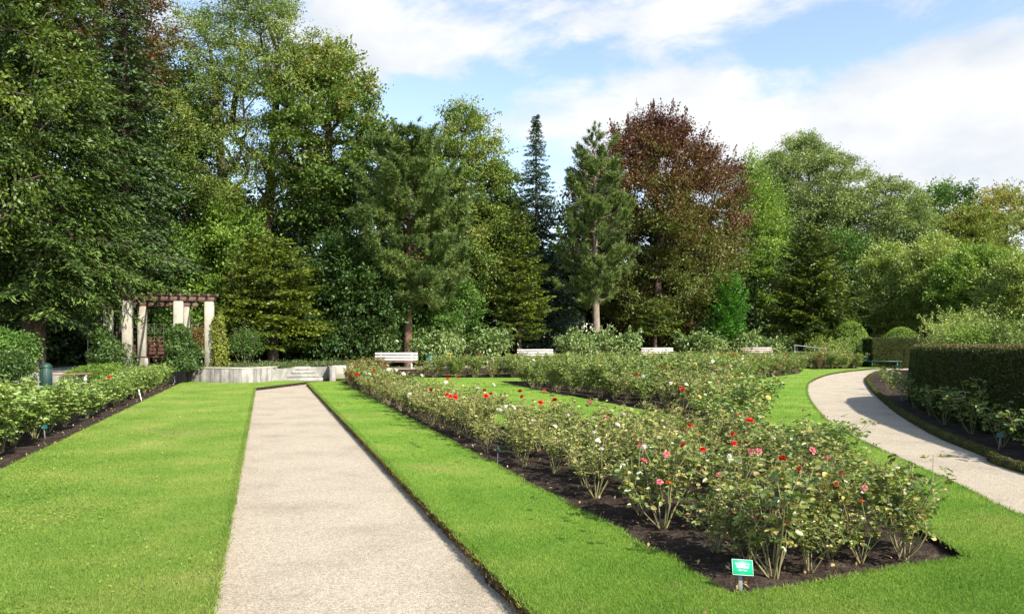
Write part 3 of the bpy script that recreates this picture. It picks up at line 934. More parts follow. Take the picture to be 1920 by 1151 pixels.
tag(obj('terrace', slab([TERR], TZ, -.14, 0, 1), [M['floor'], M['stone']]), kind='structure')
tag(obj('terrace', slab([TERR2], TZB, -.14, 0, 1), [M['floor'], M['soil']]), kind='structure')
# gravel on the terrace in front of the benches
g = slab([[(-4.2, 35.2), (.7, 39.1), (8.4, 44.3), (16.6, 49.2), (18.0, 52.0), (8, 47.4), (0, 42.2), (-6.8, 36.6), (-6.3, 34.4)]], TZB + .006, TZB + .006)
tag(obj('gravel_path', g, [M['gravel']]), kind='structure')
tag(obj('paving', slab([[(-19.6, 27.0), (-15.7, 27.15), (-14.7, 28.3), (-13.95, 30.0), (-11.2, 28.95), (-10.6, 30.6), (-12.2, 35.6), (-20, 34)]], TZ + .008, TZ + .008), [M['stone']]), kind='structure')


def wall_strip(line, z0, z1, th, cap=None, mat=0):
    """a wall of real thickness following a line on plan (thickness away from the viewer's side)"""
    L = np.array(line, float)
    T = unit(np.gradient(L, axis=0))
    Nn = np.stack([-T[:, 1], T[:, 0]], 1)
    B = L + Nn * th
    g = Geo()
    n = len(L)
    zz = z1 if not np.isscalar(z1) else np.full(n, z1)
    V = np.concatenate([np.c_[L, np.full(n, z0)], np.c_[L, zz], np.c_[B, zz], np.c_[B, np.full(n, z0)]])
    F = []
    for r in range(3):
        for i in range(n - 1):
            F.append((r * n + i, r * n + i + 1, (r + 1) * n + i + 1, (r + 1) * n + i))
    g.add(V, F, mat)
    g.add(np.array([V[0], V[n], V[2 * n], V[3 * n]]), [(0, 1, 2, 3)], mat)
    g.add(np.array([V[n - 1], V[2 * n - 1], V[3 * n - 1], V[4 * n - 1]]), [(3, 2, 1, 0)], mat)
    return g


WL = smooth_line([(-14.55, 28.1), (-13.9, 29.75), (-12.85, 29.2), (-11.9, 28.78), (-10.9, 28.52), (-10.3, 28.85), (-9.85, 30.25)], 5)
w = tag(obj('retaining_wall', wall_strip(WL, -.13, .56, .28), M['concrete']), 'long curved concrete retaining wall with dark streaks between rose row and stone steps', 'wall')
obj('coping', wall_strip([(x, y - .012) for x, y in WL], .562, .61, .30), M['column'], w)

# flight of steps; it climbs away from the path end, rising to the terrace
st = thing('stone_steps', 'short flight of pale stone steps rising beside the curved concrete wall', 'steps', (-9.05, 31.0, 0), 0)
sd, sw = (-.30, .95), (.95, .30)
rz = math.atan2(.30, .95)
for k in range(4):
    g = Geo().box((sd[0] * .36 * k - .06 * k, sd[1] * .36 * k, -.07 + .075 + .15 * k), (1.75 - .20 * k, .46, .147), 0, rz)
    obj('step', g, M['stone'] if k < 3 else M['column'], st)
g = Geo().box((-8.02, 32.0, .20), (.26, 1.7, .68), 0, rz)
w = tag(obj('side_wall', g, M['concrete']), 'dark flank wall beside the stone steps', 'wall')
w2 = thing('stone_wall', 'low stacked white stone wall behind the far end of the big rose bed', 'wall', (-6.4, 33.2, 0))
g = Geo().box((-1.33, -1.02, .22), (.62, .30, .72), 0, rz)
obj('pier', g, M['column'], w2)
rs = RS(4)
g = Geo()
for r in range(5):
    x = -1.0
    while x < .55:
        L = rs.uniform(.28, .6)
        g.box((x * .87 + L * .4 + 0, x * .5 - .62, -.06 + .125 * r + .06), (L * .98, .26, .12 * rs.uniform(.9, 1.0)), 0, .5 + rs.normal(0, .02))
        x += L
obj('stacked_stones', g, M['white_stone'], w2)

# ground cover along the top of the wall
rs = RS(9)
L = np.array(smooth_line([(-13.2, 30.2), (-12, 29.6), (-10.9, 29.3), (-10.2, 30.3), (-9.9, 33.0), (-8.0, 34.6), (-6.3, 35.8)], 12))
P = np.repeat(L, 330, 0)
P = np.c_[P + rs.normal(0, .42, P.shape) + np.array([0, .35]), TZ + np.abs(rs.normal(.06, .09, len(P)))]
P = P[inside(P[:, :2], TERR)]
V, Fq = leaf_quads(rs, P, rs.uniform(.05, .1, len(P)), .6, .9)
tag(obj('ground_cover', Geo().add(V, Fq, 0, np.clip(rs.normal(.5, .2, len(P)), 0, 1)), [M['l_cover']]), kind='stuff')

# ------------------------------------------------------------------ pergola
pg = thing('pergola', 'concrete column pergola with weathered red brown timber roof beside the path', 'pergola', (-14.2, 30.5, TZ))
O = np.array([-14.2, 30.5, TZ])
CT = 3.27 - TZ
cols = [(-15.27, 28.6), (-13.5, 29.15), (-12.4, 29.5), (-18.5, 33.0), (-17.1, 33.3), (-15.35, 33.85)]
rzc = .30
for i, (x, y) in enumerate(cols):
    g = Geo().box((x - O[0], y - O[1], CT / 2), (.36, .36, CT), 0, rzc)
    obj('column', g, M['column'], pg)
u1 = unit(np.array([cols[2][0] - cols[0][0], cols[2][1] - cols[0][1]]))
def beam(a, b, z, w_, h_, ext):
    a, b = np.array(a), np.array(b)
    d = unit(b - a)
    a2, b2 = a - d * ext, b + d * ext
    c = (a2 + b2) / 2
    return Geo().box((c[0] - O[0], c[1] - O[1], z), (float(np.linalg.norm(b2 - a2)), w_, h_), 0, math.atan2(d[1], d[0]))
obj('beam', beam(cols[0], cols[2], CT + .09, .15, .17, .26), M['rustwood'], pg)
obj('beam', beam(cols[3], cols[5], CT + .09, .16, .18, .55), M['rustwood'], pg)
for k in range(11):
    f = -.08 + k * 1.16 / 10
    a = np.array(cols[0]) + (np.array(cols[2]) - np.array(cols[0])) * f
    b = np.array(cols[3]) + (np.array(cols[5]) - np.array(cols[3])) * f
    obj('rafter', beam(a, b, CT + .24, .085, .12, .36), M['rustwood'], pg)

# wire lattice behind the pergola bench
tr = thing('wire_trellis', 'galvanised wire mesh screen behind the pergola bench', 'trellis', (-17.2, 33.75, TZ), math.atan2(.9, 3.6))
g = Geo()
for i in range(24):
    g.tube([(-2.4 + i * .2, 0, .55), (-2.4 + i * .2, 0, 1.95)], .0045, 4)
for k in range(8):
    g.tube([(-2.42, .009, .55 + k * .2), (2.3, .009, .55 + k * .2)], .0045, 4)
obj('wire_mesh', g, M['wire'], tr)
for x in (-2.42, 2.3):
    obj('post', Geo().tube([(x, .03, 0), (x, .03, 2.0)], .025, 8), M['metal'], tr)

# bench inside the pergola
pb = thing('wooden_bench', 'dark brown slatted bench running along the back of the pergola', 'bench', (-16.0, 33.15, TZ), math.atan2(.75, 3.4))
g = Geo()
for k in range(3):
    g.box((0, -.26 - k * .14, .44), (4.3, .12, .045))
obj('seat', g, M['darkwood'], pb)
g = Geo()
for k in range(3):
    g.box((0, .42 + k * .025, .60 + k * .16), (4.3, .04, .13), 0, 0, -.12)
obj('backrest', g, M['darkwood'], pb)
for x in (-1.9, -.65, .65, 1.9):
    obj('leg', Geo().box((x, -.38, .208), (.16, .40, .416)), M['column'], pb)
    obj('back_post', Geo().box((x + .10, .50, .50), (.06, .06, 1.0)), M['darkwood'], pb)

# ------------------------------------------------------------------ benches
def bench(label, cat, loc, rz, L, seatm, backm, legm, group=None, zs=1.0):
    t = thing('park_bench', label, cat, loc, rz, group)
    g = Geo()
    for k in range(4):
        g.box((0, -.05 - k * .115, .445 + (.006 if k % 2 else 0)), (L, .10, .04))
    obj('seat', g, seatm, t)
    if backm:
        g = Geo()
        for k in range(3):
            g.box((0, .06 + k * .042, .555 + k * .142), (L, .035, .105), 0, 0, -.28)
        obj('backrest', g, backm, t)
    for x in (-L * .36, L * .36):
        obj('leg', Geo().box((x, -.33, .184), (.075, .09, .368)), legm, t)
        obj('leg', Geo().box((x, .02, .184), (.075, .10, .368)), legm, t)
        obj('bearer', Geo().box((x, -.16, .395), (.07, .50, .055)), legm, t)
        if backm:
            obj('back_bracket', Geo().box((x, .135, .66), (.07, .05, .50), 0, 0, -.28), legm, t)
    return t


G4 = 'white benches along the terrace'
for px, y, rzb, sm, bm, lab in ((743, 36.0, .12, 'brownwood', 'whitewood', 'white backed park bench with brown seat before laurels, closest to the steps'),
                        (1004, 42.0, .10, 'whitewood', 'whitewood', 'white park bench beside the thin trunk of the sunlit yew'),
                        (1233, 47.2, .05, 'whitewood', 'whitewood', 'white park bench in front of the small dark yew'),
                        (1421, 51.0, .0, 'pinkwood', 'pinkwood', 'pinkish white park bench nearest the metal handrail')):
    bench(lab, 'bench', (X(px, y), y, TZB + (.06 if y > 45 else .01 if y > 38 else -.10)), rzb, 2.12, M[sm], M[bm], M['whitewood'], G4)
bench('dark green bench in front of the low clipped hedge at the path end', 'bench', (X(1655, 46.5), 46.5, -.06), -.15, 2.1, M['greenpaint'], M['greenpaint'], M['greenpaint'])
bench('brown bench with white legs beside the green litter bin', 'bench', (X(117, 23.4), 23.4, .12), 1.02, 1.5, M['brownwood'], None, M['whitewood'])


def bin_(label, loc, r, h, m):
    t = thing('litter_bin', label, 'bin', loc)
    g = Geo().lathe([(0, .0), (r * .94, 0), (r, .02), (r, h), (r * .96, h + .01), (r * .9, h - .03), (0, h - .04)], 28)
    for k in range(14):
        a = k * 2 * PI / 14
        g.box((math.cos(a) * (r + .004), math.sin(a) * (r + .004), h / 2), (.012, .03, h * .92), 0, a)
    obj('body', g, m, t)
    g = Geo().lathe([(r * 1.06, h + .015), (r * 1.08, h + .05), (r * .85, h + .12), (r * .4, h + .165), (0, h + .175)], 28)
    g.lathe([(r * 1.06, h + .016), (0, h + .017)], 28)
    obj('lid', g, m, t, smooth=True)
    return t


bin_('green litter bin with domed lid beside the brown bench', (X(86, 22.4), 22.4, .04), .165, .76, M['binpaint'])
bin_('dark green litter bin with conical lid beside the white bench nearest the steps', (X(806, 36.6), 36.6, TZB), .24, .52, M['greenpaint'])

# handrail by the far steps
hr = thing('handrail', 'grey metal handrail sloping down between the roses and the dark yew', 'railing', (X(1490, 48), 48, 0))
x2 = X(1549, 48.6) - X(1490, 48)
for dz in (0, -.42):
    obj('rail', Geo().tube([(0, 0, 1.42 + dz), (x2, .6, 1.16 + dz)], .03, 8), M['metal'], hr)
for x, y, z in ((0, 0, 1.44), (x2, .6, 1.18)):
    obj('post', Geo().tube([(x, y, -.1), (x, y, z)], .032, 8), M['metal'], hr)

# ------------------------------------------------------------------ plant labels
sg = thing('plant_sign', 'bright green rose name sign with white lettering at the front corner of the big bed', 'sign', (1.478, 4.645, -.06), math.radians(6))
obj('post', Geo().box((0, .012, .085), (.028, .006, .19)), M['metal'], sg)
pl = link('plate', make_mesh('plate', Geo().box((0, 0, 0), (.140, .005, .098)), [M['sign']]), sg, (0.004, -.012, .215))
pl.rotation_euler = (math.radians(-22), math.radians(5.5), 0)


def lettering(txt, size, z, parent, mat, bold=0.0):
    c = bpy.data.curves.new('lettering', 'FONT')
    c.body = txt
    c.size = size
    c.align_x = 'CENTER'
    c.offset = bold
    c.extrude = .0004
    c.materials.append(mat)
    tmp = bpy.data.objects.new('lettering', c)
    me = bpy.data.meshes.new_from_object(tmp)
    bpy.data.objects.remove(tmp)
    o = link('lettering', me, parent)
    o.location = (0, -.0034, z)
    o.rotation_euler = (PI / 2, 0, 0)
    return o


lettering('Rosa floribunda', .0155, .0165, pl, M['signwhite'])
lettering("'Bella Rosa'", .0190, -.0035, pl, M['signwhite'], .0004)
lettering('Edel - Rose', .0125, -.0215, pl, M['signwhite'])
obj('border', Geo().box((0, -.0022, .0478), (.139, .002, .0016)).box((0, -.0022, -.0478), (.139, .002, .0016)).box((-.0688, -.0022, 0), (.0016, .002, .0938)).box((.0688, -.0022, 0), (.0016, .002, .0938)), M['signwhite'], pl)
for z in (.037, -.037):
    obj('screw', Geo().tube([(0, -.0045, z), (0, -.002, z)], .0028, 8), M['metal'], pl)


def stake(label, x, y, rz, tilt, plate, hgt):
    t = thing('plant_label', label, 'plant label', (x, y, -.07), rz)
    t.rotation_euler = (0, tilt, rz)
    obj('stake', Geo().box((0, 0, hgt / 2), (.022, .005, hgt)), M['metal'] if plate else M['signwhite'], t)
    if plate:
        p = link('plate', make_mesh('plate', Geo().box((0, 0, 0), (.11, .006, .075)), [M['greenpaint']]), t, (0, -.012, hgt))
        p.rotation_euler = (-.5, 0, 0)
    else:
        obj('tip', Geo().box((0, -.004, hgt * .93), (.03, .005, hgt * .14)), M['signwhite'], t)
    return t


stake('green plant label leaning at the grass edge of the big rose bed', *gp(933, 868), 1.45, .12, True, .26)
stake('green plant label on a bent stake under the leafy rose row', *gp(85, 818), 1.3, -.12, True, .24)
stake('white plant stake leaning under the leafy rose row halfway to the pergola', *gp(266, 748), .9, -.25, False, .36)
stake('white plant stake near the wall end of the leafy rose row', *gp(328, 716), .9, -.1, False, .30)
stake('green plant label standing in the shaded bed before the tall hedge', *gp(1872, 836), -.6, .12, True, .24)
# ------------------------------------------------------------------ clipped hedges
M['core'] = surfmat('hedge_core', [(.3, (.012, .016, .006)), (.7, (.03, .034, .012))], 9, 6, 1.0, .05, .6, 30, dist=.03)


def hedge(name, label, line, th, h, z0, leaf, dens, mat, seed, brown_top=True, ends=True):
    rs = RS(seed)
    L = np.array(line, float)
    pp = []
    for a, b in zip(L[:-1], L[1:]):
        k = max(1, int(np.linalg.norm(b - a) / .3))
        pp += [a + (b - a) * j / k for j in range(k)]
    L = np.array(pp + [L[-1]])
    T = unit(np.gradient(L, axis=0))
    Nn = np.stack([T[:, 1], -T[:, 0]], 1)           # to the far side
    n = len(L)
    prof = [(0.02, 0), (0, .3 * h), (.03, .9 * h), (.10, h * .985), (th - .10, h * .985), (th - .03, .9 * h), (th, .3 * h), (th - .02, 0)]
    V = np.concatenate([np.c_[L + Nn * o + rs.normal(0, .012, L.shape), np.full(n, z0 + z) + rs.normal(0, .012, n)] for o, z in prof])
    g = Geo()
    m = len(prof)
    F = []
    for r in range(m - 1):
        for i in range(n - 1):
            F.append((r * n + i, (r + 1) * n + i, (r + 1) * n + i + 1, r * n + i + 1))
    g.add(V, F, 0)
    g.add(V[0::n][:m], [tuple(range(m))[::-1]], 0)
    g.add(V[n - 1::n][:m], [tuple(range(m))], 0)
    per = np.array(prof)
    sl = np.linalg.norm(np.diff(per, axis=0), axis=1)
    seg = np.linalg.norm(np.diff(L, axis=0), axis=1)
    tot = int(seg.sum() * sl.sum() * dens)
    i = rs.choice(n - 1, tot, p=seg / seg.sum())
    f = rs.random((tot, 1))
    k = rs.choice(m - 1, tot, p=sl / sl.sum())
    u = rs.random((tot, 1))
    pr = per[k] + (per[k + 1] - per[k]) * u
    dpr = per[k + 1] - per[k]
    on = np.stack([-dpr[:, 1], dpr[:, 0]], 1)        # outward in profile plane
    on /= np.linalg.norm(on, axis=1)[:, None]
    base = L[i] + (L[i + 1] - L[i]) * f
    nv = Nn[i]
    j = rs.uniform(-.02, .045, (tot, 1))
    lump = np.array([.05 * noise.noise(Vector((b[0] * .9, b[1] * .9, p_[1] * 1.1 + seed))) for b, p_ in zip(base[::1], pr)])[:, None]
    off = pr + on * (j + lump)
    P = np.c_[base + nv * off[:, :1], z0 + off[:, 1]]
    O3 = np.c_[nv * on[:, :1], on[:, 1]]
    tint = rs.normal(.38, .16, tot)
    if brown_top:
        tint = np.where((pr[:, 1] > .97 * h), tint + .42 + .3 * np.array([noise.noise(Vector((b[0] * .7, b[1] * .7, 1))) for b in base]), tint)
    # end caps
    for e, s in ((0, -1), (n - 1, 1)):
        q = int(th * h * dens)
        P = np.r_[P, np.c_[L[e] + Nn[e] * rs.uniform(0, th, (q, 1)) + T[e] * s * rs.uniform(0, .05, (q, 1)), z0 + rs.uniform(0, h, q)]]
        O3 = np.r_[O3, np.repeat(np.c_[T[e:e + 1] * s, [[0]]], q, 0)]
        tint = np.r_[tint, rs.normal(.38, .16, q)]
    V, Fq = leaf_quads(rs, P, leaf * rs.uniform(.7, 1.3, len(P)), .5, .15, O3 + np.array([0, 0, .5]), .9, .08, O3 * 1.0)
    g.add(V, Fq, 1, np.clip(tint, 0, 1))
    return tag(obj(name, g, [M['core'], mat]), label, 'hedge')


hedge('hedge', 'tall square clipped hedge with a browned flat top curving along the gravel path', HEDGE, 2.3, 1.585, -.06, .045, 1900, M['l_hedge'], 41)
hedge('hedge', 'low dark clipped hedge behind the green bench at the path end',
      [(X(1617, 47.5), 47.5), (X(1665, 47.6), 47.6), (X(1728, 47.6), 47.6)], 1.3, 1.98, -.1, .09, 420, M['l_hedge'], 42, False)


def dome(name, label, px, y, w, h, seed, z0=0.0, mat='l_clip', leaf=.08, n=14000):
    rs = RS(seed)
    d = unit(rs.normal(size=(n, 3)))
    d[:, 2] = np.abs(d[:, 2])
    r = 1 + np.array([.05 * noise.noise(Vector(tuple(q * 2.2)) + Vector((seed, 0, 0))) for q in d])
    P = d * r[:, None] * np.array([w / 2, w / 2.3, h]) * rs.uniform(.965, 1.02, (n, 1))
    V, Fq = leaf_quads(rs, P, leaf * rs.uniform(.7, 1.3, n), .5, .1, None, .8, .08, d * 2)
    g = Geo()
    k = 14
    prof = [(w / 2 * .95 * math.cos(i / k * PI / 2), h * .95 * math.sin(i / k * PI / 2)) for i in range(k + 1)]
    g.lathe(prof, 28, 0)
    g.v[0] = g.v[0] * np.array([1, 2 / 2.3, 1])
    g.add(V, Fq, 1, np.clip(rs.normal(.5, .17, n), 0, 1))
    return tag(obj(name, g, [M['core'], M[mat]], loc=(X(px, y), y, z0 - .1)), label, 'topiary')


dome('topiary', 'smooth clipped green dome rising behind the rose shrub and handrail', 1592, 52, 3.4, 3.2, 51)
dome('topiary', 'wide flat clipped shrub above the low dark hedge', 1690, 52.5, 3.9, 2.75, 52)
dome('topiary', 'small spreading clipped juniper between the dome and the green bench', 1622, 50.0, 1.6, 1.7, 53, 0, 'l_green', .1, 6000)
dome('topiary', 'small clipped cone showing above the tall square hedge among yellow shrubs', 1878, 30, 1.0, 2.35, 54, 0, 'l_clip', .06, 6000)

# ------------------------------------------------------------------ trees
def tree(name, label, px, y, parts, zb=0.0, cat='tree', bark='bark', leaf='l_green', rz=0.0, group=None, crown='crown'):
    zb = lvl(zb, X(px, y), y)
    t = thing(name, label, cat, (X(px, y), y, zb - .05), rz, group)
    tg, cg = parts
    if tg is not None and tg.n:
        obj('trunk' if crown == 'crown' else 'stems', tg, [M[bark]], t, smooth=True)
    obj(crown, cg, [M[leaf]], t)
    return t


def dims(y, pl_, pr_, top, bot, zb):
    zb = lvl(zb, X((pl_ + pr_) / 2, y), y)
    return dict(w=(pr_ - pl_) / FOC * y, h=Z(top, y) - zb, base=max(.1, Z(bot, y) - zb))


def bl(name, label, px, y, pl_, pr_, top, bot, seed, zb=0.0, lmat='l_green', bark='bark', **k):
    return tree(name, label, px, y, broadleaf(seed, **dims(y, pl_, pr_, top, bot, zb), **k), zb, 'tree', bark, lmat)


def cf(name, label, px, y, pl_, pr_, top, bot, seed, zb=0.0, lmat='l_spruce', bark='bark', **k):
    return tree(name, label, px, y, conifer(seed, **dims(y, pl_, pr_, top, bot, zb), **k), zb, 'tree', bark, lmat)


# --- left side
cf('fir_tree', 'huge drooping fir with fresh green sprays overhanging the pergola', 64, 27.5, -165, 282, -260, 562, 101, 0, 'l_fir', dz=.50, nb=10, rise=.10, sag=.46, spray=.19, aspect=.24, low=.10, dens=1.3,
   trunk_r=.34, lat=.5, hang=.5, pw=.62, step=.19)
cf('fir_tree', 'grey green blue spruce between the drooping fir and the tall ash', 235, 33.5, 100, 345, -70, 500, 102, TZ, 'l_spruce', dz=.42, nb=8, rise=.06, sag=.32, spray=.2, pw=.7, lat=.42, hang=.35, trunk_r=.25, step=.26)
bl('beech_tree', 'leafy yellow green beech at the edge in front of the drooping fir', -45, 23.0, -290, 135, -190, 420, 103, 0, 'l_beech', trunk_r=.13, ncl=34, twigs=9, per=24, leaf=.14, clr=1.0, flat=.35, twig_up=.0, prof='round', droop=.25)
bl('beech_tree', 'copper leaved beech showing its red brown top above the fir', 190, 36, 80, 285, -120, 230, 104, TZ, 'l_copper', ncl=80, per=22, leaf=.15, clr=1.1, flat=.4, tintfn=lambda P: .08 + 0 * P[..., 0])
bl('acer_tree', 'mid green bushy tree behind the pergola between fir and ash', 320, 40, 215, 425, 130, 540, 105, TZ, 'l_green', ncl=110, per=24, leaf=.17, clr=1.15)
bl('ash_tree', 'tall airy ash with several dark limbs and sky showing through its crown', 462, 39.5, 285, 590, -30, 400, 106, TZ, 'l_ash', ncl=190, twigs=8, per=20, leaf=.16, clr=1.0, prof='round', up=.2, trunk_r=.30, inner=.2, aspect=.36, trunks=2, lob=.34, droop=.15)
bl('maple_tree', 'tall maple with browning top leaves and a dark straight trunk', 618, 40.5, 530, 750, 95, 430, 107, TZ, 'l_maple', ncl=105, twigs=8, per=19, leaf=.19, clr=.95, prof='round', up=.35, trunk_r=.34, inner=.3, aspect=.7,
   tintfn=lambda P: np.clip((P[..., 2] - 12) / 20 - .12, -.3, .18))
bl('lime_tree', 'pale green broad tree standing behind the big blue green pine', 870, 52, 770, 935, 195, 560, 108, TZ, 'l_ash', ncl=105, twigs=9, per=24, leaf=.19, clr=1.15, prof='egg')
tree('pine_tree', 'large dense blue green pine with a bare reddish trunk behind the white bench', 765, 39, pine(109, ntuft=6800, needles=40, nl=.27, **dims(39, 655, 876, 246, 560, TZ)), TZ, 'tree', 'pine_bark', 'l_pine')
cf('yew_tree', 'broad layered yew with yellow green tips on a short trunk beside the pergola', 512, 36.0, 385, 640, 440, 640, 110, TZ, 'l_yew', dz=.34, nb=8, rise=.20, sag=.25, spray=.15, aspect=.45, trunk_r=.22, lat=.5, hang=.1, pw=.55, step=.17)
bl('hazel_tree', 'bushy hazel with light rounded leaves behind the layered yew', 430, 39, 380, 560, 385, 640, 111, TZ, 'l_fresh', ncl=80, per=24, leaf=.17, clr=.9, prof='dome', trunks=3, trunk_r=.12)
bl('acer_tree', 'dark leafy understorey tree between the maple and the pine trunk', 648, 39.0, 582, 745, 450, 650, 112, TZ, 'l_under', ncl=90, per=24, leaf=.18, clr=1.0, prof='dome', trunks=2, trunk_r=.14)
bl('elder_tree', 'small leafy tree directly behind the trunk of the large pine', 820, 42, 740, 880, 520, 650, 113, TZ, 'l_green', ncl=60, per=24, leaf=.16, clr=.8, prof='dome', trunks=3, trunk_r=.1)
bl('elder_tree', 'dark leafy tree behind the pergola roof', 300, 38.5, 225, 420, 440, 640, 114, TZ, 'l_green', ncl=80, per=24, leaf=.17, clr=.9, prof='dome', trunks=3, trunk_r=.12)

# --- centre
cf('spruce_tree', 'slender pointed blue spruce rising against the sky', 1005, 52, 915, 1095, 212, 640, 120, TZ, 'l_blue', dz=.44, nb=9, rise=.04, sag=.20, spray=.19, aspect=.42, trunk_r=.2, pw=.98, lat=.42, hang=.35, low=.1, step=.17)
cf('yew_tree', 'upright yew with sunlit yellow green tips on a thin trunk between the two pines', 974, 45, 915, 1058, 395, 632, 121, TZ, 'l_yew', dz=.36, nb=8, rise=.28, sag=.22, spray=.17, aspect=.45, trunk_r=.13, lat=.5, hang=.1, pw=.62, low=.15, step=.19)
bl('lime_tree', 'round topped green tree behind the slender spruce', 945, 57, 890, 1010, 380, 600, 122, TZ, 'l_green', ncl=70, per=24, leaf=.2, clr=1.1)
tree('pine_tree', 'narrower pine with a leaning pale trunk in front of the copper beech', 1120, 47.5, pine(123, ntuft=2600, needles=40, nl=.29, lean=-.4, trunk_r=.22, **dims(47.5, 1044, 1190, 250, 560, TZ)), TZ, 'tree', 'pale_bark', 'l_pine')
bl('copper_beech', 'big copper beech with dark red upper branches reaching into the sky', 1232, 56, 1078, 1408, 236, 630, 124, TZ, 'l_copper', ncl=260, twigs=10, per=27, leaf=.18, clr=1.25, prof='round', flat=.6, twig_up=.45, trunk_r=.45, lob=.14, spikes=300,
   tintfn=lambda P: np.clip(.20 - (P[..., 2] - 11.0) / 15 - P[..., 0] / 40, -.26, .46))
cf('yew_tree', 'small flat topped dark yew behind the white bench', 1228, 49.5, 1180, 1278, 560, 625, 125, TZ, 'l_yew', dz=.3, nb=8, rise=.16, sag=.2, spray=.17, trunk_r=.14, lat=.5, pw=.5, step=.18)
cf('thuja_tree', 'bright green cone shaped thuja at the foot of the copper beech', 1362, 52, 1316, 1404, 528, 640, 126, TZ, 'l_thuja', dz=.2, nb=10, rise=.75, sag=.12, spray=.17, trunk_r=.12, lat=.4, hang=-.3, pw=.5, low=.35, step=.15)
cf('yew_tree', 'large dark spreading yew to the side of the metal handrail', 1520, 53.5, 1418, 1612, 425, 640, 127, TZ, 'l_darkyew', dz=.36, nb=9, rise=.30, sag=.25, spray=.19, aspect=.45, trunk_r=.25, lat=.5, hang=.15, pw=.48, low=.1, step=.2)

# --- right background
bl('willow_tree', 'tall rounded grey green willow standing highest beyond the copper beech', 1500, 80, 1405, 1622, 262, 470, 130, 0, 'l_willow', ncl=150, twigs=10, per=24, leaf=.30, clr=1.7, prof='round', aspect=.3, droop=.22, trunk_r=.4, lob=.2, trunks=2)
bl('robinia_tree', 'light green feathery tree beside the copper beech', 1412, 66, 1350, 1490, 305, 600, 131, 0, 'l_fresh', ncl=100, twigs=9, per=24, leaf=.24, clr=1.4, aspect=.4, prof='egg')
bl('willow_tree', 'lower spreading willow with drooping grey green foliage', 1655, 76, 1560, 1735, 340, 560, 132, 0, 'l_willow', ncl=130, twigs=10, per=24, leaf=.28, clr=1.6, aspect=.3, droop=.35, prof='dome', trunk_r=.35)
bl('oak_tree', 'dark green rounded treetop between the low willow and the yellowing tree', 1760, 86, 1680, 1850, 355, 560, 133, 0, 'l_green', ncl=90, per=24, leaf=.28, clr=1.6, prof='round')
bl('maple_tree', 'yellowing tree with orange tinged top above the leafy whitebeam row', 1815, 68, 1755, 1880, 398, 580, 134, 0, 'l_ochre', ncl=80, per=24, leaf=.23, clr=1.3, prof='egg')
bl('maple_tree', 'airy russet topped tree beyond the whitebeams at the edge', 1885, 80, 1800, 1985, 362, 560, 135, 0, 'l_ochre', ncl=85, twigs=7, per=18, leaf=.25, clr=1.4, tintfn=lambda P: .12 + 0 * P[..., 0])
bl('oak_tree', 'distant green tree filling behind the dark yew', 1575, 70, 1490, 1660, 450, 640, 136, 0, 'l_green', ncl=90, per=24, leaf=.25, clr=1.4, prof='dome')
for i, (px, y, l, r, top, lf, lab) in enumerate((
        (1668, 60, 1600, 1735, 470, 'l_grey', 'whitebeam with upright leafy shoots nearest the clipped dome'),
        (1752, 56, 1690, 1812, 452, 'l_grey', 'tallest whitebeam with upright leafy shoots behind the low dark hedge'),
        (1832, 52, 1770, 1895, 470, 'l_fresh', 'fresh green whitebeam in front of the yellowing tree'),
        (1915, 48, 1850, 1990, 492, 'l_grey', 'silvery whitebeam above the end of the tall square hedge'))):
    bl('whitebeam_tree', lab, px, y, l, r, top, 625, 140 + i, 0, lf, ncl=85, twigs=9, per=22, leaf=.17, clr=.95, prof='column', twig_up=1.1, flat=.7, up=.1, trunk_r=.14, trunks=2, aspect=.6)

# --- far wood that closes the view (one mass)
rs = RS(200)
g = Geo()
for a, b, c, d_, n, sz, top in (((-36, 35.5), (-21, 38), 4, 2.5, 90000, .24, 21.0), ((-34, 43.5), (-14, 47), 5, 3, 80000, .26, 11.5), ((-20, 50), (14, 62), 6, 3.5, 150000, .30, 14.5), ((12, 64), (44, 70), 6, 3.5, 120000, .34, 11.5), ((36, 60), (78, 62), 5, 3, 60000, .34, 9.0)):
    a, b = np.array(a), np.array(b)
    cl = 330
    t = rs.random(cl)
    C = np.c_[a + (b - a) * t[:, None] + rs.normal(0, d_ * .5, (cl, 2)), rs.uniform(.3, 1, cl) ** 1.0 * top * (0.75 + .25 * np.sin(t * 19 + a[0]))]
    C[:cl // 3, 2] = rs.uniform(0, 4.0, cl // 3)
    k = rs.integers(0, cl, n)
    dr = unit(rs.normal(size=(n, 3)))
    P = C[k] + dr * (rs.random((n, 1)) ** .4 * np.array([1.9, 1.5, 1.3]))
    P[:, 2] = np.abs(P[:, 2]) + .05
    V, Fq = leaf_quads(rs, P, sz * rs.uniform(.7, 1.3, n), .6, .4)
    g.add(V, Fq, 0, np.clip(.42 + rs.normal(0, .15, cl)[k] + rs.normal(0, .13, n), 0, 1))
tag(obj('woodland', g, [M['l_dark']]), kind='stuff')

# ------------------------------------------------------------------ shrubs
SH = {}
for key, a in (('a', (311, 3.0, 2.0, 2.3, 3900, .21, .42, 12)), ('b', (302, 3.2, 2.1, 2.5, 4200, .21, .42, 14)), ('c', (303, 2.6, 2.2, 2.2, 3500, .21, .42, 11))):
    sg_, cg_ = shrub(*a, shoots=16, inner=.4)
    SH[key] = (make_mesh('laurel_stems', sg_, [M['bark']], True), make_mesh('laurel_foliage', cg_, [M['l_laurel']]))


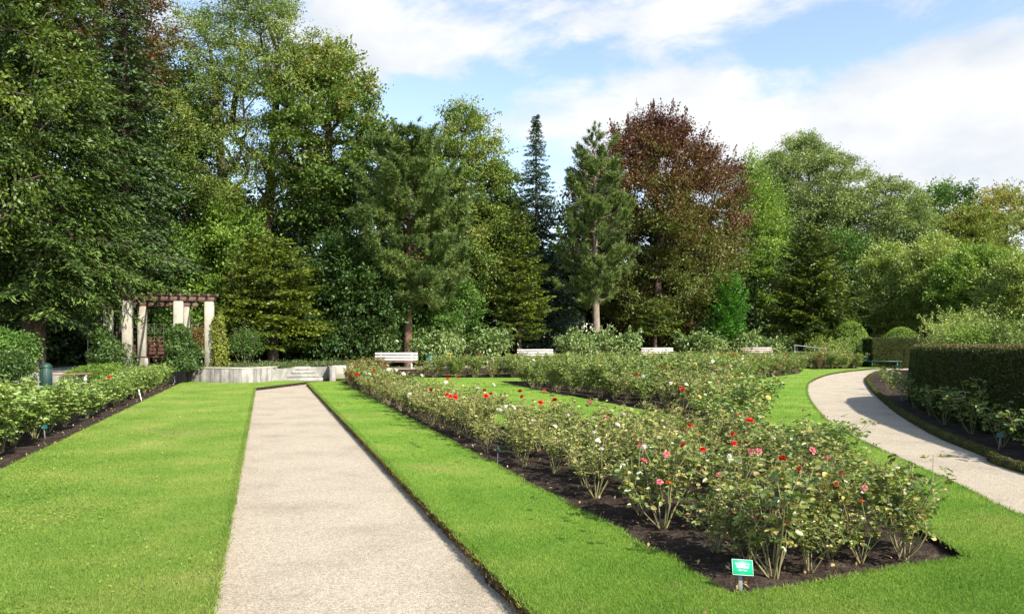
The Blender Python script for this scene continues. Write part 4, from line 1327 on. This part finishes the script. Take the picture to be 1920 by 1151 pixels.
def laurel(key, label, px, y, w, h, rz, zb=TZ):
    t = thing('laurel_shrub', label, 'shrub', (X(px, y), y, lvl(zb, X(px, y), y) - .03), rz, 'laurels along the back of the terrace')
    b = {'a': (3.0, 2.0), 'b': (3.2, 2.1), 'c': (2.6, 2.2)}[key]
    s = (w / b[0], w / b[0], h / b[1])
    t.scale = s
    link('stems', SH[key][0], t)
    link('foliage', SH[key][1], t)


for key, lab, px, y, w, h, rz in (
        ('c', 'glossy laurel beside the layered yew trunk, first of the terrace laurels from the steps', 618, 38.2, 2.7, 2.0, .4),
        ('a', 'glossy laurel just behind the backrest of the white bench nearest the steps', 706, 39.2, 3.0, 2.0, 1.4),
        ('b', 'glossy laurel at the foot of the large pine', 778, 39.6, 2.6, 1.75, 2.6),
        ('a', 'glossy laurel behind the conical bin lid', 838, 40.2, 2.9, 2.05, 3.9),
        ('c', 'glossy laurel at the shady end beside the thin yew trunk', 905, 41.4, 3.3, 2.1, 5.0),
        ('b', 'glossy laurel in front of the leaning pale pine trunk, bench side', 1078, 44.8, 2.7, 2.0, .9),
        ('a', 'glossy laurel just past the leaning pale pine trunk, small yew side', 1152, 46.0, 2.9, 2.1, 2.2),
        ('c', 'glossy laurel between the small flat yew and the thuja', 1312, 50.6, 3.8, 2.05, 3.1),
        ('b', 'glossy laurel under the thuja behind the pinkish bench', 1398, 52.6, 3.2, 2.15, 4.4),
        ('a', 'glossy laurel closest to the metal handrail post', 1452, 52.4, 2.7, 1.9, 5.6)):
    laurel(key, lab, px, y, w, h, rz)


def bush(name, label, px, y, w, h, seed, mat, zb=0.0, cat='shrub', **k):
    return tree(name, label, px, y, shrub(seed, w, h, **k), zb, cat, 'bark', mat, crown='foliage')


bush('shrub', 'spindly shrub with arching pale shoots between vine column and yew', 460, 33.6, 2.0, 1.9, 311, 'l_green', TZ, n=2600, leaf=.09, shoots=26, inner=.4)

bush('shrub', 'fine leaved light green mound below the fir beside the pale kerb', 180, 25.2, 2.0, 1.0, 314, 'l_fresh', .02, n=9000, leaf=.055, d=1.7)
bush('shrub', 'low feathery mound behind the brown bench', 145, 24.8, 1.3, .85, 318, 'l_fresh', .02, n=5000, leaf=.055)
bush('shrub', 'rounded green and yellow shrub beside the green litter bin', -8, 20.6, 1.5, 1.42, 315, 'l_climb', 0, n=8000, leaf=.075, aspect=.6)
bush('shrub', 'tall leafy shrub at the edge below the fir branches', -22, 21.6, 1.8, 2.3, 316, 'l_green', 0, n=7000, leaf=.10, aspect=.6)
bush('shrub', 'tangled shrub growing through the wire mesh behind the pergola bench', 300, 34.8, 3.0, 1.75, 319, 'l_roseR', TZ, n=4500, leaf=.10, aspect=.55)
bush('shrub', 'reddish tangled bush inside the pergola by the end column', 366, 33.0, 1.1, 2.3, 320, 'l_roseR', TZ, n=2600, leaf=.09)
bush('rose_shrub', 'tall pale flowered rose shrub behind the metal handrail', 1556, 50, 2.7, 2.15, 317, 'l_grey', 0, n=5000, leaf=.10, shoots=20)
for i, (px, y, w, h, mt, lab) in enumerate(((1790, 31, 1.9, 2.6, 'l_grey', 'silvery shrub showing over the near corner of the tall square hedge'),
                                            (1812, 28, 2.0, 2.7, 'l_fresh', 'yellow green shrub in the middle above the tall square hedge'),
                                            (1900, 27.5, 2.0, 2.8, 'l_roseL', 'broad leaved yellowish shrub rising last above the tall square hedge'),
                                            (1790, 36, 3.2, 3.4, 'l_grey', 'tall grey green shrub between the whitebeams and the square hedge'),
                                            (1785, 39, 2.4, 2.9, 'l_grey', 'pale leaved shrub beside the end of the low dark hedge'))):
    bush('shrub', lab, px, y, w, h, 330 + i, mt, 0, n=5200, leaf=.085, aspect=.6, shoots=14)

# climbers on the pergola columns
def climber(name, label, loc, h, r, n, leaf, mat, seed, taper=.22, aspect=.75):
    rs = RS(seed)
    zz = h * rs.random(n) ** 1.15
    a = rs.uniform(0, 6.28, n)
    lump = np.array([noise.noise(Vector((math.cos(q) * 1.2, math.sin(q) * 1.2 + seed, z_ * 1.9))) for q, z_ in zip(a, zz)])
    rr = r * (.35 + .65 * rs.random(n) ** .6) * (1.1 - taper * zz + .8 * lump) * np.clip((h - zz) * 3.5, .25, 1)
    P = np.c_[np.cos(a) * rr + .08 * np.sin(zz * 3), np.sin(a) * rr, zz + .04]
    V, Fq = leaf_quads(rs, P, leaf * rs.uniform(.7, 1.25, n), aspect, .3, None, .5, .1, np.c_[np.cos(a), np.sin(a), 0 * a] * .8)
    cg = Geo().add(V, Fq, 0, np.clip(rs.normal(.45, .2, n), 0, 1))
    sgm = Geo()
    for k in range(5):
        q = np.linspace(0, h * .95, 9)
        sgm.tube(np.c_[(.06 + .4 * r * k / 5) * np.sin(q * 2 + k * 1.7), .07 * np.cos(q * 2.5 + k), q], .012, 5)
    t = thing(name, label, 'climber', loc)
    obj('stems', sgm, [M['bark']], t)
    obj('foliage', cg, [M[mat]], t)


climber('vine', 'yellow green vine climbing the end pergola column next to the curved wall', (-11.93, 29.34, TZ), 2.3, .31, 2600, .095, 'l_vine', 350, .20)
climber('climbing_rose', 'dense climbing rose covering the middle pergola column', (-13.2, 28.75, TZ - .05), 1.85, .66, 6000, .10, 'l_climb', 351, .22, .65)
climber('climbing_rose', 'spreading climber at the foot of the pergola column nearest the fir', (-15.9, 28.2, TZ - .05), 1.75, .7, 5000, .11, 'l_climb', 352, .25, .55)

# ------------------------------------------------------------------ roses
def rose_variant(seed, h, spread, canes, shoots, leaflet, nodes, bare):
    rs = RS(seed)
    sg_ = Geo()
    LP, LD = [], []
    tips = []
    for c in range(canes):
        a = c * 2 * PI / canes + rs.normal(0, .4)
        hh = h * rs.uniform(.68, 1.08)
        out = spread * rs.uniform(.25, 1.0)
        s = np.linspace(0, 1, 7)
        k1, k2 = rs.normal(0, .04, 2)
        x = .03 + out * (s ** 1.15) + k1 * np.sin(s * 5)
        sd = k2 * np.sin(s * 4) + rs.normal(0, .05) * s
        pts = np.c_[math.cos(a) * x - math.sin(a) * sd, math.sin(a) * x + math.cos(a) * sd, hh * s ** .92]
        sg_.tube(pts, np.linspace(.0072, .003, 7) * rs.uniform(.75, 1.2), 5, 0, False, np.clip(rs.uniform(.1, .75), 0, 1))
        tips.append(pts[-1])
        axes = [(pts, bare)]
        for k in range(shoots):
            f = rs.uniform(.35, .95)
            i = min(5, int(f * 6)); p0 = pts[i] + (pts[i + 1] - pts[i]) * (f * 6 - i)
            b = rs.uniform(0, 6.28)
            d = unit(np.array([math.cos(b) * .75 + math.cos(a) * .35, math.sin(b) * .75 + math.sin(a) * .35, rs.uniform(.5, 1.1)]))
            L = h * rs.uniform(.16, .36)
            q = np.linspace(0, 1, 4)[:, None]
            pp = p0 + d * L * q + np.array([0, 0, .05]) * q ** 2
            sg_.tube(pp, [.004, .0035, .003, .002], 4, 0, False, rs.uniform(.4, 1))
            axes.append((pp, .1))
            tips.append(pp[-1])
        for pts_, b0 in axes:
            kk = nodes if len(pts_) == 7 else max(3, nodes // 2)
            f = rs.uniform(b0, 1.0, kk) * (len(pts_) - 1)
            i = np.minimum(f.astype(int), len(pts_) - 2)
            p0 = pts_[i] + (pts_[i + 1] - pts_[i]) * (f - i)[:, None]
            b = rs.uniform(0, 6.28, kk)
            LP.append(p0)
            LD.append(np.c_[np.cos(b), np.sin(b), rs.uniform(-.25, .6, kk)])
    P0, D = np.concatenate(LP), unit(np.concatenate(LD))
    side = unit(np.cross(D, np.array([0, 0, 1.]) + rs.normal(0, .25, D.shape)))
    pl_ = leaflet * 1.9
    PP, DD, tt = [], [], []
    base_t = rs.normal(.42, .17, len(P0))
    for f, sgn in ((.45, 1), (.45, -1), (.8, 1), (.8, -1), (1.0, 0)):
        PP.append(P0 + D * pl_ * f)
        DD.append(unit(D * .6 + side * sgn * 1.0 + np.array([0, 0, -.15]) + rs.normal(0, .15, D.shape)) if sgn else unit(D + np.array([0, 0, -.25])))
        tt.append(base_t + rs.normal(0, .08, len(P0)))
    P, D2, tt = np.concatenate(PP), np.concatenate(DD), np.concatenate(tt)
    keep = rs.random(len(P)) < .92
    P, D2, tt = P[keep], D2[keep], tt[keep]
    # some leaves have yellowed
    tt = np.where(rs.random(len(tt)) < .06, rs.choice([.78, .97], len(tt)), np.clip(tt, 0, .74))
    V, Fq = oval_leaves(rs, P, leaflet * rs.uniform(.7, 1.25, len(P)), D2)
    lg = Geo().add(V, Fq, 0, np.concatenate([tt, tt]))
    return sg_, lg, np.array(tips)


KIND = {}


def kinds(key, mat, n, seed0, **k):
    KIND[key] = []
    for i in range(n):
        s_, l_, tips = rose_variant(seed0 + i, **k)
        KIND[key].append((s_, l_, tips, make_mesh('rose_stems', s_, [M['stem']]), make_mesh('rose_foliage', l_, [M[mat]])))


kinds('A', 'l_roseA', 7, 400, h=.70, spread=.40, canes=11, shoots=3, leaflet=.038, nodes=10, bare=.46)
kinds('F', 'l_roseF', 5, 410, h=.64, spread=.42, canes=9, shoots=3, leaflet=.047, nodes=8, bare=.34)
kinds('B', 'l_roseB', 5, 420, h=.86, spread=.42, canes=9, shoots=4, leaflet=.050, nodes=14, bare=.22)
kinds('L', 'l_roseL', 5, 430, h=.84, spread=.44, canes=9, shoots=4, leaflet=.064, nodes=16, bare=.2)
kinds('R', 'l_roseR', 3, 440, h=.80, spread=.38, canes=8, shoots=4, leaflet=.046, nodes=11, bare=.25)
kinds('S', 'l_roseB', 3, 450, h=.75, spread=.34, canes=6, shoots=3, leaflet=.050, nodes=8, bare=.3)


def bloom_geo(seed, rad):
    rs = RS(seed)
    g = Geo()
    for ring, (n, r0, tilt, z0) in enumerate(((5, 1.0, .35, 0), (5, .82, .75, .012), (5, .6, 1.1, .02), (3, .36, 1.35, .026))):
        for k in range(n):
            a = k * 2 * PI / n + ring * .6 + rs.normal(0, .1)
            t = tilt + rs.normal(0, .12)
            L = rad * r0
            V = []
            for i, u in enumerate((0, .4, .8, 1.0)):
                wd = L * (.15, .62, .66, .34)[i]
                for s in (-1, 0, 1):
                    el = t + .35 * u - (.5 if u == 1.0 else 0)
                    rr = L * u * math.cos(el) + .004
                    zz = z0 + L * u * math.sin(el) + abs(s) * L * .14
                    V.append((math.cos(a) * rr - math.sin(a) * wd * s, math.sin(a) * rr + math.cos(a) * wd * s, zz))
            F = [(i * 3 + j, i * 3 + j + 1, i * 3 + j + 4, i * 3 + j + 3) for i in range(3) for j in range(2)]
            g.add(V, F, 0, np.clip(rs.normal(.5, .2), 0, 1))
    g.tube([(0, 0, .01), (.006, .004, -.05), (.02, .01, -.22)], [.0045, .003, .003], 5, 1, True, .7)
    for k in range(5):
        a = k * 1.257
        g.add([(0, 0, .004), (math.cos(a) * rad * .5, math.sin(a) * rad * .5, -.006), (math.cos(a + .5) * rad * .3, math.sin(a + .5) * rad * .3, .004)], [(0, 1, 2)], 1, .8)
    return g


BG = {c: [bloom_geo(500 + i, r) for i, r in enumerate((.040, .034))] for c in ('x',)}['x']
BM = {c: [make_mesh('bloom', b, [M['f_' + c], M['stem']], True) for b in BG] for c in ('red', 'pink', 'white', 'yellow', 'orange')}
ORD = ['first', 'second', 'third', 'fourth', 'fifth', 'sixth', 'seventh', 'eighth', 'ninth', 'tenth', 'eleventh', 'twelfth', 'thirteenth', 'fourteenth', 'fifteenth', 'sixteenth',
       'seventeenth', 'eighteenth', 'nineteenth', 'twentieth'] + ['twenty-' + w_ for w_ in ('first', 'second', 'third', 'fourth', 'fifth', 'sixth', 'seventh', 'eighth', 'ninth')] + \
      ['thirtieth'] + ['thirty-' + w_ for w_ in ('first', 'second', 'third', 'fourth', 'fifth', 'sixth', 'seventh', 'eighth', 'ninth')]
BUSH = []                                          # x, y, kind, variant, scale, rotation, row words, order words, group
rs = RS(600)


def rows_in(poly, org, pitch_row, pitch, margin, kindfn, rowfn, group, scfn, row0=.38, along0=.3):
    org = np.array(org)
    poly = np.array(poly)
    ctr = poly.mean(0)
    U, Vv = np.array([UX, UY]), np.array([UY, -UX])
    rel = poly - org
    bmax, amax = (rel @ Vv).max(), (rel @ U).max()
    bmin, amin = (rel @ Vv).min(), (rel @ U).min()
    r = 0
    b = bmin + row0
    while b < bmax:
        k = 0
        a = amin + along0 + (r % 2) * pitch * .5
        while a < amax:
            p = org + U * (a + rs.normal(0, .07)) + Vv * (b + rs.normal(0, .07))
            q = np.array([[p[0] + dx, p[1] + dy] for dx, dy in ((margin, 0), (-margin, 0), (0, margin), (0, -margin))])
            if inside(q, [tuple(w_) for w_ in poly]).all():
                BUSH.append([p[0], p[1], kindfn(p, a, b), rs.integers(0, 99), scfn(p, a, b) * rs.uniform(.68, 1.15), rs.uniform(0, 6.28), rowfn(r), ORD[min(k, 38)], group, []])
                k += 1
            a += pitch
        if k:
            r += 1
        b += pitch_row


def kindA(p, a, b):
    if a < 2.6 or (a < 6 and rs.random() < .35):
        return 'F'
    if a > 21 and rs.random() < .7:
        return 'R'
    if a > 12 and rs.random() < .3:
        return 'B'
    if p[0] > 2.9 and p[1] > 7.6:
        return 'B'
    return 'A'


rowA = lambda r: 'big bed row ' + ['one', 'two', 'three', 'four', 'five', 'six', 'seven'][min(r, 6)]
rowB = lambda r: 'middle bed row %s' % ['one', 'two', 'three', 'four', 'five', 'six', 'seven', 'eight', 'nine', 'ten'][min(r, 9)]
rows_in(BED_A, (1.42, 4.58), .60, .70, .15, kindA, rowA, 'roses in the big bed', lambda p, a, b: 1.16 if a > 20 else 1.0, .56, .34)
nA = len(BUSH)
rows_in(BED_B, (4.75, 12.2), .84, .92, .16, lambda p, a, b: 'B' if rs.random() < .75 else 'A', rowB, 'roses in the middle bed', lambda p, a, b: 1.32 if p[1] < 15 else 1.2, .45, .3)
nB = len(BUSH) - nA
for qx, qy, qs in ((2.15, 5.2, .72), (2.62, 5.42, .66), (3.12, 5.78, .70), (1.75, 5.35, .62)):
    BUSH.append([qx, qy, 'F', int(qx * 100) % 5, qs, qx * 7, 'big bed front edge', ORD[int((qx - 1.5) / .45)], 'roses in the big bed', []])
# the leafy rose row between the lawn and the pergola
y = 7.6
k = 0
while y < 29.0:
    for r, off in enumerate((.62, 1.42)):
        if r == 1 and (k % 2 == 1 and y > 14 or 15 < y < 24.5):
            continue
        BUSH.append([xb(y) - off + rs.normal(0, .05), y + r * .35 + rs.normal(0, .06), 'L', rs.integers(0, 99), rs.uniform(.92, 1.1) * (1.0 if y < 14 else .82), rs.uniform(0, 6.28),
                     ('front' if r == 0 else 'back') + ' of pergola row', ORD[k if r == 0 or y < 14 else k // 2 + 4], 'roses in the leafy row by the lawn', []])
    k += 1
    y += .80
# thin roses in the shaded bed before the tall hedge
for i, yy in enumerate((9.9, 11.4, 13.0, 14.4, 16.2, 18.2, 20.4, 22.6, 25.2)):
    xo = np.interp(yy, [p[1] for p in PATH_OUT], [p[0] for p in PATH_OUT])
    BUSH.append([xo + rs.uniform(.38, .62), yy, 'S', rs.integers(0, 99), rs.uniform(.85, 1.15), rs.uniform(0, 6.28), 'shaded hedge bed', ORD[i], 'roses in the shaded hedge bed', []])
print('bushes', nA, nB, len(BUSH))

# blooms seen in the photograph: pixel and colour; each goes to the bush it stands over
SEEN = [(1380, 778, 'red'), (1403, 787, 'red'), (1408, 790, 'red'), (1282, 836, 'red'), (1376, 832, 'red'), (1499, 882, 'red'), (1469, 895, 'red'), (1374, 815, 'red'), (1281, 733, 'red'), (1276, 728, 'red'), (1194, 703, 'red'),
        (975, 735, 'red'), (980, 745, 'red'), (838, 742, 'red'), (843, 744, 'red'), (853, 746, 'red'), (908, 733, 'red'), (911, 744, 'red'), (921, 740, 'red'), (1013, 757, 'red'), (1040, 752, 'red'), (806, 732, 'red'),
        (1466, 862, 'red'), (1254, 908, 'orange'), (1318, 845, 'red'), (1206, 866, 'pink'), (1250, 854, 'pink'), (1349, 893, 'pink'), (1418, 974, 'pink'), (1409, 848, 'pink'), (1423, 848, 'pink'), (1579, 890, 'pink'), (1621, 915, 'pink'),
        (1520, 846, 'pink'), (1551, 860, 'pink'), (1570, 908, 'orange'), (1616, 942, 'orange'), (1237, 906, 'pink'), (766, 737, 'white'), (769, 741, 'white'), (895, 729, 'white'), (925, 722, 'white'), (836, 718, 'white'),
        (1113, 786, 'white'), (1115, 813, 'white'), (1120, 828, 'white'), (1158, 798, 'white'), (1168, 779, 'white'), (1208, 842, 'white'), (1066, 780, 'white'), (1128, 844, 'white'), (950, 764, 'white'), (962, 765, 'white'), (936, 771, 'white'),
        (1372, 858, 'white'), (1200, 838, 'pink'), (1000, 790, 'white'), (1040, 800, 'white'), (690, 692, 'red'), (700, 696, 'red'), (720, 690, 'red'), (742, 694, 'white'), (726, 686, 'white'), (728, 694, 'white'), (660, 700, 'red'),
        (670, 703, 'red'), (756, 702, 'white'), (684, 700, 'white'), (692, 702, 'white'), (790, 705, 'white'), (860, 708, 'red'), (840, 710, 'red'), (205, 708, 'red'), (352, 640, 'orange'), (1020, 735, 'orange'), (1345, 720, 'orange'), (1258, 719, 'white'), (1286, 722, 'white'), (1222, 720, 'yellow'), (1205, 706, 'white'),
        (1210, 710, 'white'), (1414, 722, 'yellow'), (1310, 745, 'yellow'), (1300, 690, 'orange'), (1150, 678, 'yellow'), (1440, 746, 'yellow')]
BX = np.array([(b[0], b[1]) for b in BUSH])
for px, py, c in SEEN:
    zt = .74 if py > 760 else .80
    yb = (EYE - zt) * FOC / (py - HOR)
    yb = max(yb, 5.25 if px > 1150 else 5.9)
    z = EYE - (py - HOR) / FOC * yb
    x = X(px, yb)
    d = np.hypot(BX[:, 0] - x, BX[:, 1] - yb)
    i = int(np.argmin(d))
    if d[i] > 1.2:
        continue
    BUSH[i][9].append((c, x, yb, z))
# further blooms on the bushes farther off
for b in BUSH:
    if b[9] or b[8].startswith('roses in the shaded'):
        continue
    pr = .16 if b[2] in 'AF' else .5 if b[2] == 'B' else .42 if b[2] == 'R' else .05
    if b[1] > 9 and rs.random() < pr:
        c = rs.choice(['red', 'white', 'red', 'yellow', 'pink'] if b[2] != 'R' else ['red', 'red', 'white', 'white'])
        tips = KIND[b[2]][b[3] % len(KIND[b[2]])][2]
        for q in range(int(rs.integers(1, 4))):
            t = tips[rs.integers(0, len(tips))]
            cs, sn = math.cos(b[5]), math.sin(b[5])
            b[9].append((c, b[0] + (t[0] * cs - t[1] * sn) * b[4], b[1] + (t[0] * sn + t[1] * cs) * b[4], -.06 + t[2] * b[4] + .03))

LOOK = {'A': 'sparse rose bush', 'F': 'spreading rose bush', 'B': 'dense rose bush', 'L': 'leafy rose bush', 'R': 'bronze rose bush', 'S': 'thin rose bush'}
FROM = {'roses in the big bed': 'from the sign', 'roses in the middle bed': 'from its tip', 'roses in the leafy row by the lawn': 'from the near end', 'roses in the shaded hedge bed': 'from the near end'}
for x, y, kd, vr, sc, rz, row, o_, grp, fl in BUSH:
    v = KIND[kd][vr % len(KIND[kd])]
    cols_ = sorted({f[0] for f in fl})
    look = LOOK[kd]
    if fl:
        look = look + ' with ' + ('%s bloom' % cols_[0] + ('s' if len(fl) > 1 else '') if len(cols_) == 1 else ' and '.join(cols_[:2]) + ' blooms')
        look = look.replace('sparse pale ', 'sparse ').replace('large leaved ', 'leafy ')
    lab = '%s, %s %s, %s' % (look, o_, FROM[grp], row)
    t = thing('rose_bush', lab, 'rose bush', (x, y, -.055), rz, grp, sc)
    link('stems', v[3], t)
    link('foliage', v[4], t)
    cs, sn = math.cos(-rz), math.sin(-rz)
    for c, fx, fy, fz in fl:
        dx, dy = (fx - x) / sc, (fy - y) / sc
        f = link('flower', BM[str(c)][int(abs(fx) * 100) % 2], t, (dx * cs - dy * sn, dx * sn + dy * cs, (fz + .055) / sc))
        f.rotation_euler = (rs.normal(0, .45) + .25, rs.normal(0, .45), rs.uniform(0, 6.28))
        k = (.62 if c == 'orange' and fy < 9 else rs.uniform(.58, .85) if fy < 9 else 1.0 if fy < 16 else 1.25) / sc
        f.scale = (k, k, k)

# the farther rose beds are a mass of blooms and leaves (stuff)
for beds, seed in (((BED_C, BED_D), 700),):
    rs = RS(seed)
    g = Geo()
    for poly in beds:
        P = np.array(poly)
        lo, hi = P.min(0), P.max(0)
        gx, gy = np.meshgrid(np.arange(lo[0], hi[0], .86), np.arange(lo[1], hi[1], .86))
        Q = np.c_[gx.ravel(), gy.ravel()] + rs.normal(0, .14, (gx.size, 2))
        Q = Q[inside(Q, poly)]
        for x, y in Q:
            kd = rs.choice(['B', 'B', 'A', 'B', 'R'], p=[.3, .3, .25, .08, .07])
            v = KIND[kd][rs.integers(0, len(KIND[kd]))]
            sc, rz = rs.uniform(.95, 1.2), rs.uniform(0, 6.28)
            cs, sn = math.cos(rz), math.sin(rz)
            fn = lambda V: np.c_[(V[:, 0] * cs - V[:, 1] * sn) * sc + x, (V[:, 0] * sn + V[:, 1] * cs) * sc + y, V[:, 2] * sc - .05]
            g.merge(v[0], 0, fn)
            g.merge(v[1], {'B': 1, 'A': 2, 'R': 3}[kd], fn)
            if rs.random() < .5:
                c = rs.choice([4, 4, 5, 6, 6, 6, 7])
                for q in range(rs.integers(1, 4)):
                    t = v[2][rs.integers(0, len(v[2]))]
                    g.merge(BG[0], np.int64(c), lambda V: np.c_[V[:, :2] * 1.5, V[:, 2] * 1.5] + np.array([(t[0] * cs - t[1] * sn) * sc + x, (t[0] * sn + t[1] * cs) * sc + y, t[2] * sc + .02]))
    tag(obj('rose_bushes', g, [M['stem'], M['l_roseB'], M['l_roseA'], M['l_roseR'], M['f_red'], M['f_white'], M['f_yellow'], M['f_orange']]), kind='stuff')

# ------------------------------------------------------------------ light and sky
EL, AZ = math.radians(41), math.atan2(.67, -.74)          # the sun stands behind the viewer's shoulder; AZ from +Y towards +X
sd_ = Vector((math.sin(AZ) * math.cos(EL), math.cos(AZ) * math.cos(EL), math.sin(EL)))
sun = bpy.data.lights.new('sun', 'SUN')
sun.energy = 4.9
sun.angle = math.radians(.53)
sun.color = (1, .95, .86)
so = bpy.data.objects.new('sun', sun)
COL.objects.link(so)
so.rotation_euler = (-sd_).to_track_quat('-Z', 'Y').to_euler()

wd = bpy.data.worlds.new('World')
SC.world = wd
wd.use_nodes = True
nt = wd.node_tree
nt.nodes.clear()
L = nt.links.new
out = nt.nodes.new('ShaderNodeOutputWorld')
bg = nt.nodes.new('ShaderNodeBackground')
bg.inputs[1].default_value = .10
sky = nt.nodes.new('ShaderNodeTexSky')
sky.sky_type = 'NISHITA'
sky.sun_disc = False
sky.sun_elevation = EL
sky.sun_rotation = AZ
sky.air_density = 1.0
sky.dust_density = .6
sky.ozone_density = 1.2
tc = nt.nodes.new('ShaderNodeTexCoord')
sep = nt.nodes.new('ShaderNodeSeparateXYZ')
L(tc.outputs['Generated'], sep.inputs[0])


def math_(op, a, b=None, c=None):
    n = nt.nodes.new('ShaderNodeMath')
    n.operation = op
    for i, v in enumerate((a, b, c)):
        if v is None:
            continue
        if isinstance(v, (int, float)):
            n.inputs[i].default_value = v
        else:
            L(v, n.inputs[i])
    return n.outputs[0]


def noise_(scale, loc, stretch, detail=8.0, rough=.58, dist=0.0):
    mp = nt.nodes.new('ShaderNodeMapping')
    mp.inputs['Location'].default_value = loc
    mp.inputs['Scale'].default_value = stretch
    L(tc.outputs['Generated'], mp.inputs[0])
    n = nt.nodes.new('ShaderNodeTexNoise')
    n.inputs['Scale'].default_value = scale
    n.inputs['Detail'].default_value = detail
    n.inputs['Roughness'].default_value = rough
    n.inputs['Distortion'].default_value = dist
    L(mp.outputs[0], n.inputs['Vector'])
    return n.outputs['Fac']


def direction(px, py):
    v = Vector(((px - 960) / FOC, 1, (HOR - py) / FOC)).normalized()
    return v.x, v.z


dens = math_('MULTIPLY_ADD', noise_(5.6, (1.3, .4, 2.1), (1, 1, 2.2), 10, .62, .3), 2.1, -1.30)
for px, py, rx, rz_, amp in ((1560, 235, .34, .085, .62), (1850, 190, .20, .06, .35), (1250, 190, .12, .04, .30), (1300, 25, .22, .035, .42), (760, 60, .20, .055, .50), (930, 90, .10, .035, .30),
                             (960, 215, .20, .03, .22), (640, 60, .1, .08, .25), (1850, 360, .3, .05, .4), (1070, 105, .07, .03, -.45), (870, 200, .09, .03, -.3), (900, 350, .12, .05, -.4), (1420, 95, .15, .016, -.32), (1700, 60, .18, .022, -.20), (860, 300, .12, .03, -.12),
                             (740, 165, .06, .03, -.2), (1000, 330, .05, .03, -.1)):
    cx, cz = direction(px, py)
    dx = math_('DIVIDE', math_('SUBTRACT', sep.outputs[0], cx), rx)
    dz = math_('DIVIDE', math_('SUBTRACT', sep.outputs[2], cz), rz_)
    r2 = math_('ADD', math_('MULTIPLY', dx, dx), math_('MULTIPLY', dz, dz))
    front = math_('GREATER_THAN', sep.outputs[1], 0.0)
    dens = math_('MULTIPLY_ADD', math_('MULTIPLY', front, math_('POWER', 2.718, math_('MULTIPLY', r2, -1.0))), amp, dens)
cov = nt.nodes.new('ShaderNodeMapRange')
cov.interpolation_type = 'SMOOTHSTEP'
L(dens, cov.inputs[0])
cov.inputs[1].default_value = -.16
cov.inputs[2].default_value = .36
# cloud body: white with soft grey undersides
shade = math_('MULTIPLY_ADD', noise_(5.5, (7.1, 3.3, .6), (1, 1, 2.0), 6, .55), 1.0, 0.0)
cr = nt.nodes.new('ShaderNodeValToRGB')
cr.color_ramp.elements[0].position = .32
cr.color_ramp.elements[0].color = (3.9, 4.2, 4.6, 1)
cr.color_ramp.elements[1].position = .56
cr.color_ramp.elements[1].color = (5.2, 5.25, 5.35, 1)
L(shade, cr.inputs[0])
sk = nt.nodes.new('ShaderNodeMix'); sk.data_type = 'RGBA'; sk.blend_type = 'MULTIPLY'
sk.inputs[0].default_value = 1
L(sky.outputs[0], sk.inputs[6]); sk.inputs[7].default_value = (1.75, 1.6, 1.45, 1)
mx = nt.nodes.new('ShaderNodeMix'); mx.data_type = 'RGBA'
L(cov.outputs[0], mx.inputs[0]); L(sk.outputs[2], mx.inputs[6]); L(cr.outputs[0], mx.inputs[7])
L(mx.outputs[2], bg.inputs[0])
L(bg.outputs[0], out.inputs[0])

# ------------------------------------------------------------------ camera
cam = bpy.data.cameras.new('camera')
cam.sensor_width = 36
cam.lens = FOC / 1920 * 36
cam.shift_y = (HOR - 575.5) / 1920
cam.clip_end = 3000
cam.clip_start = .05
co = bpy.data.objects.new('camera', cam)
COL.objects.link(co)
co.location = (0, 0, EYE)
co.rotation_euler = (PI / 2, 0, 0)
SC.camera = co
SC.view_settings.view_transform = 'Standard'
SC.view_settings.look = 'None'
SC.view_settings.exposure = 1.0
SC.view_settings.gamma = 1
SC.render.resolution_x, SC.render.resolution_y = 1024, 613
SC.cycles.max_bounces = 8
SC.cycles.transmission_bounces = 4
SC.cycles.diffuse_bounces = 3
SC.cycles.use_denoising = True
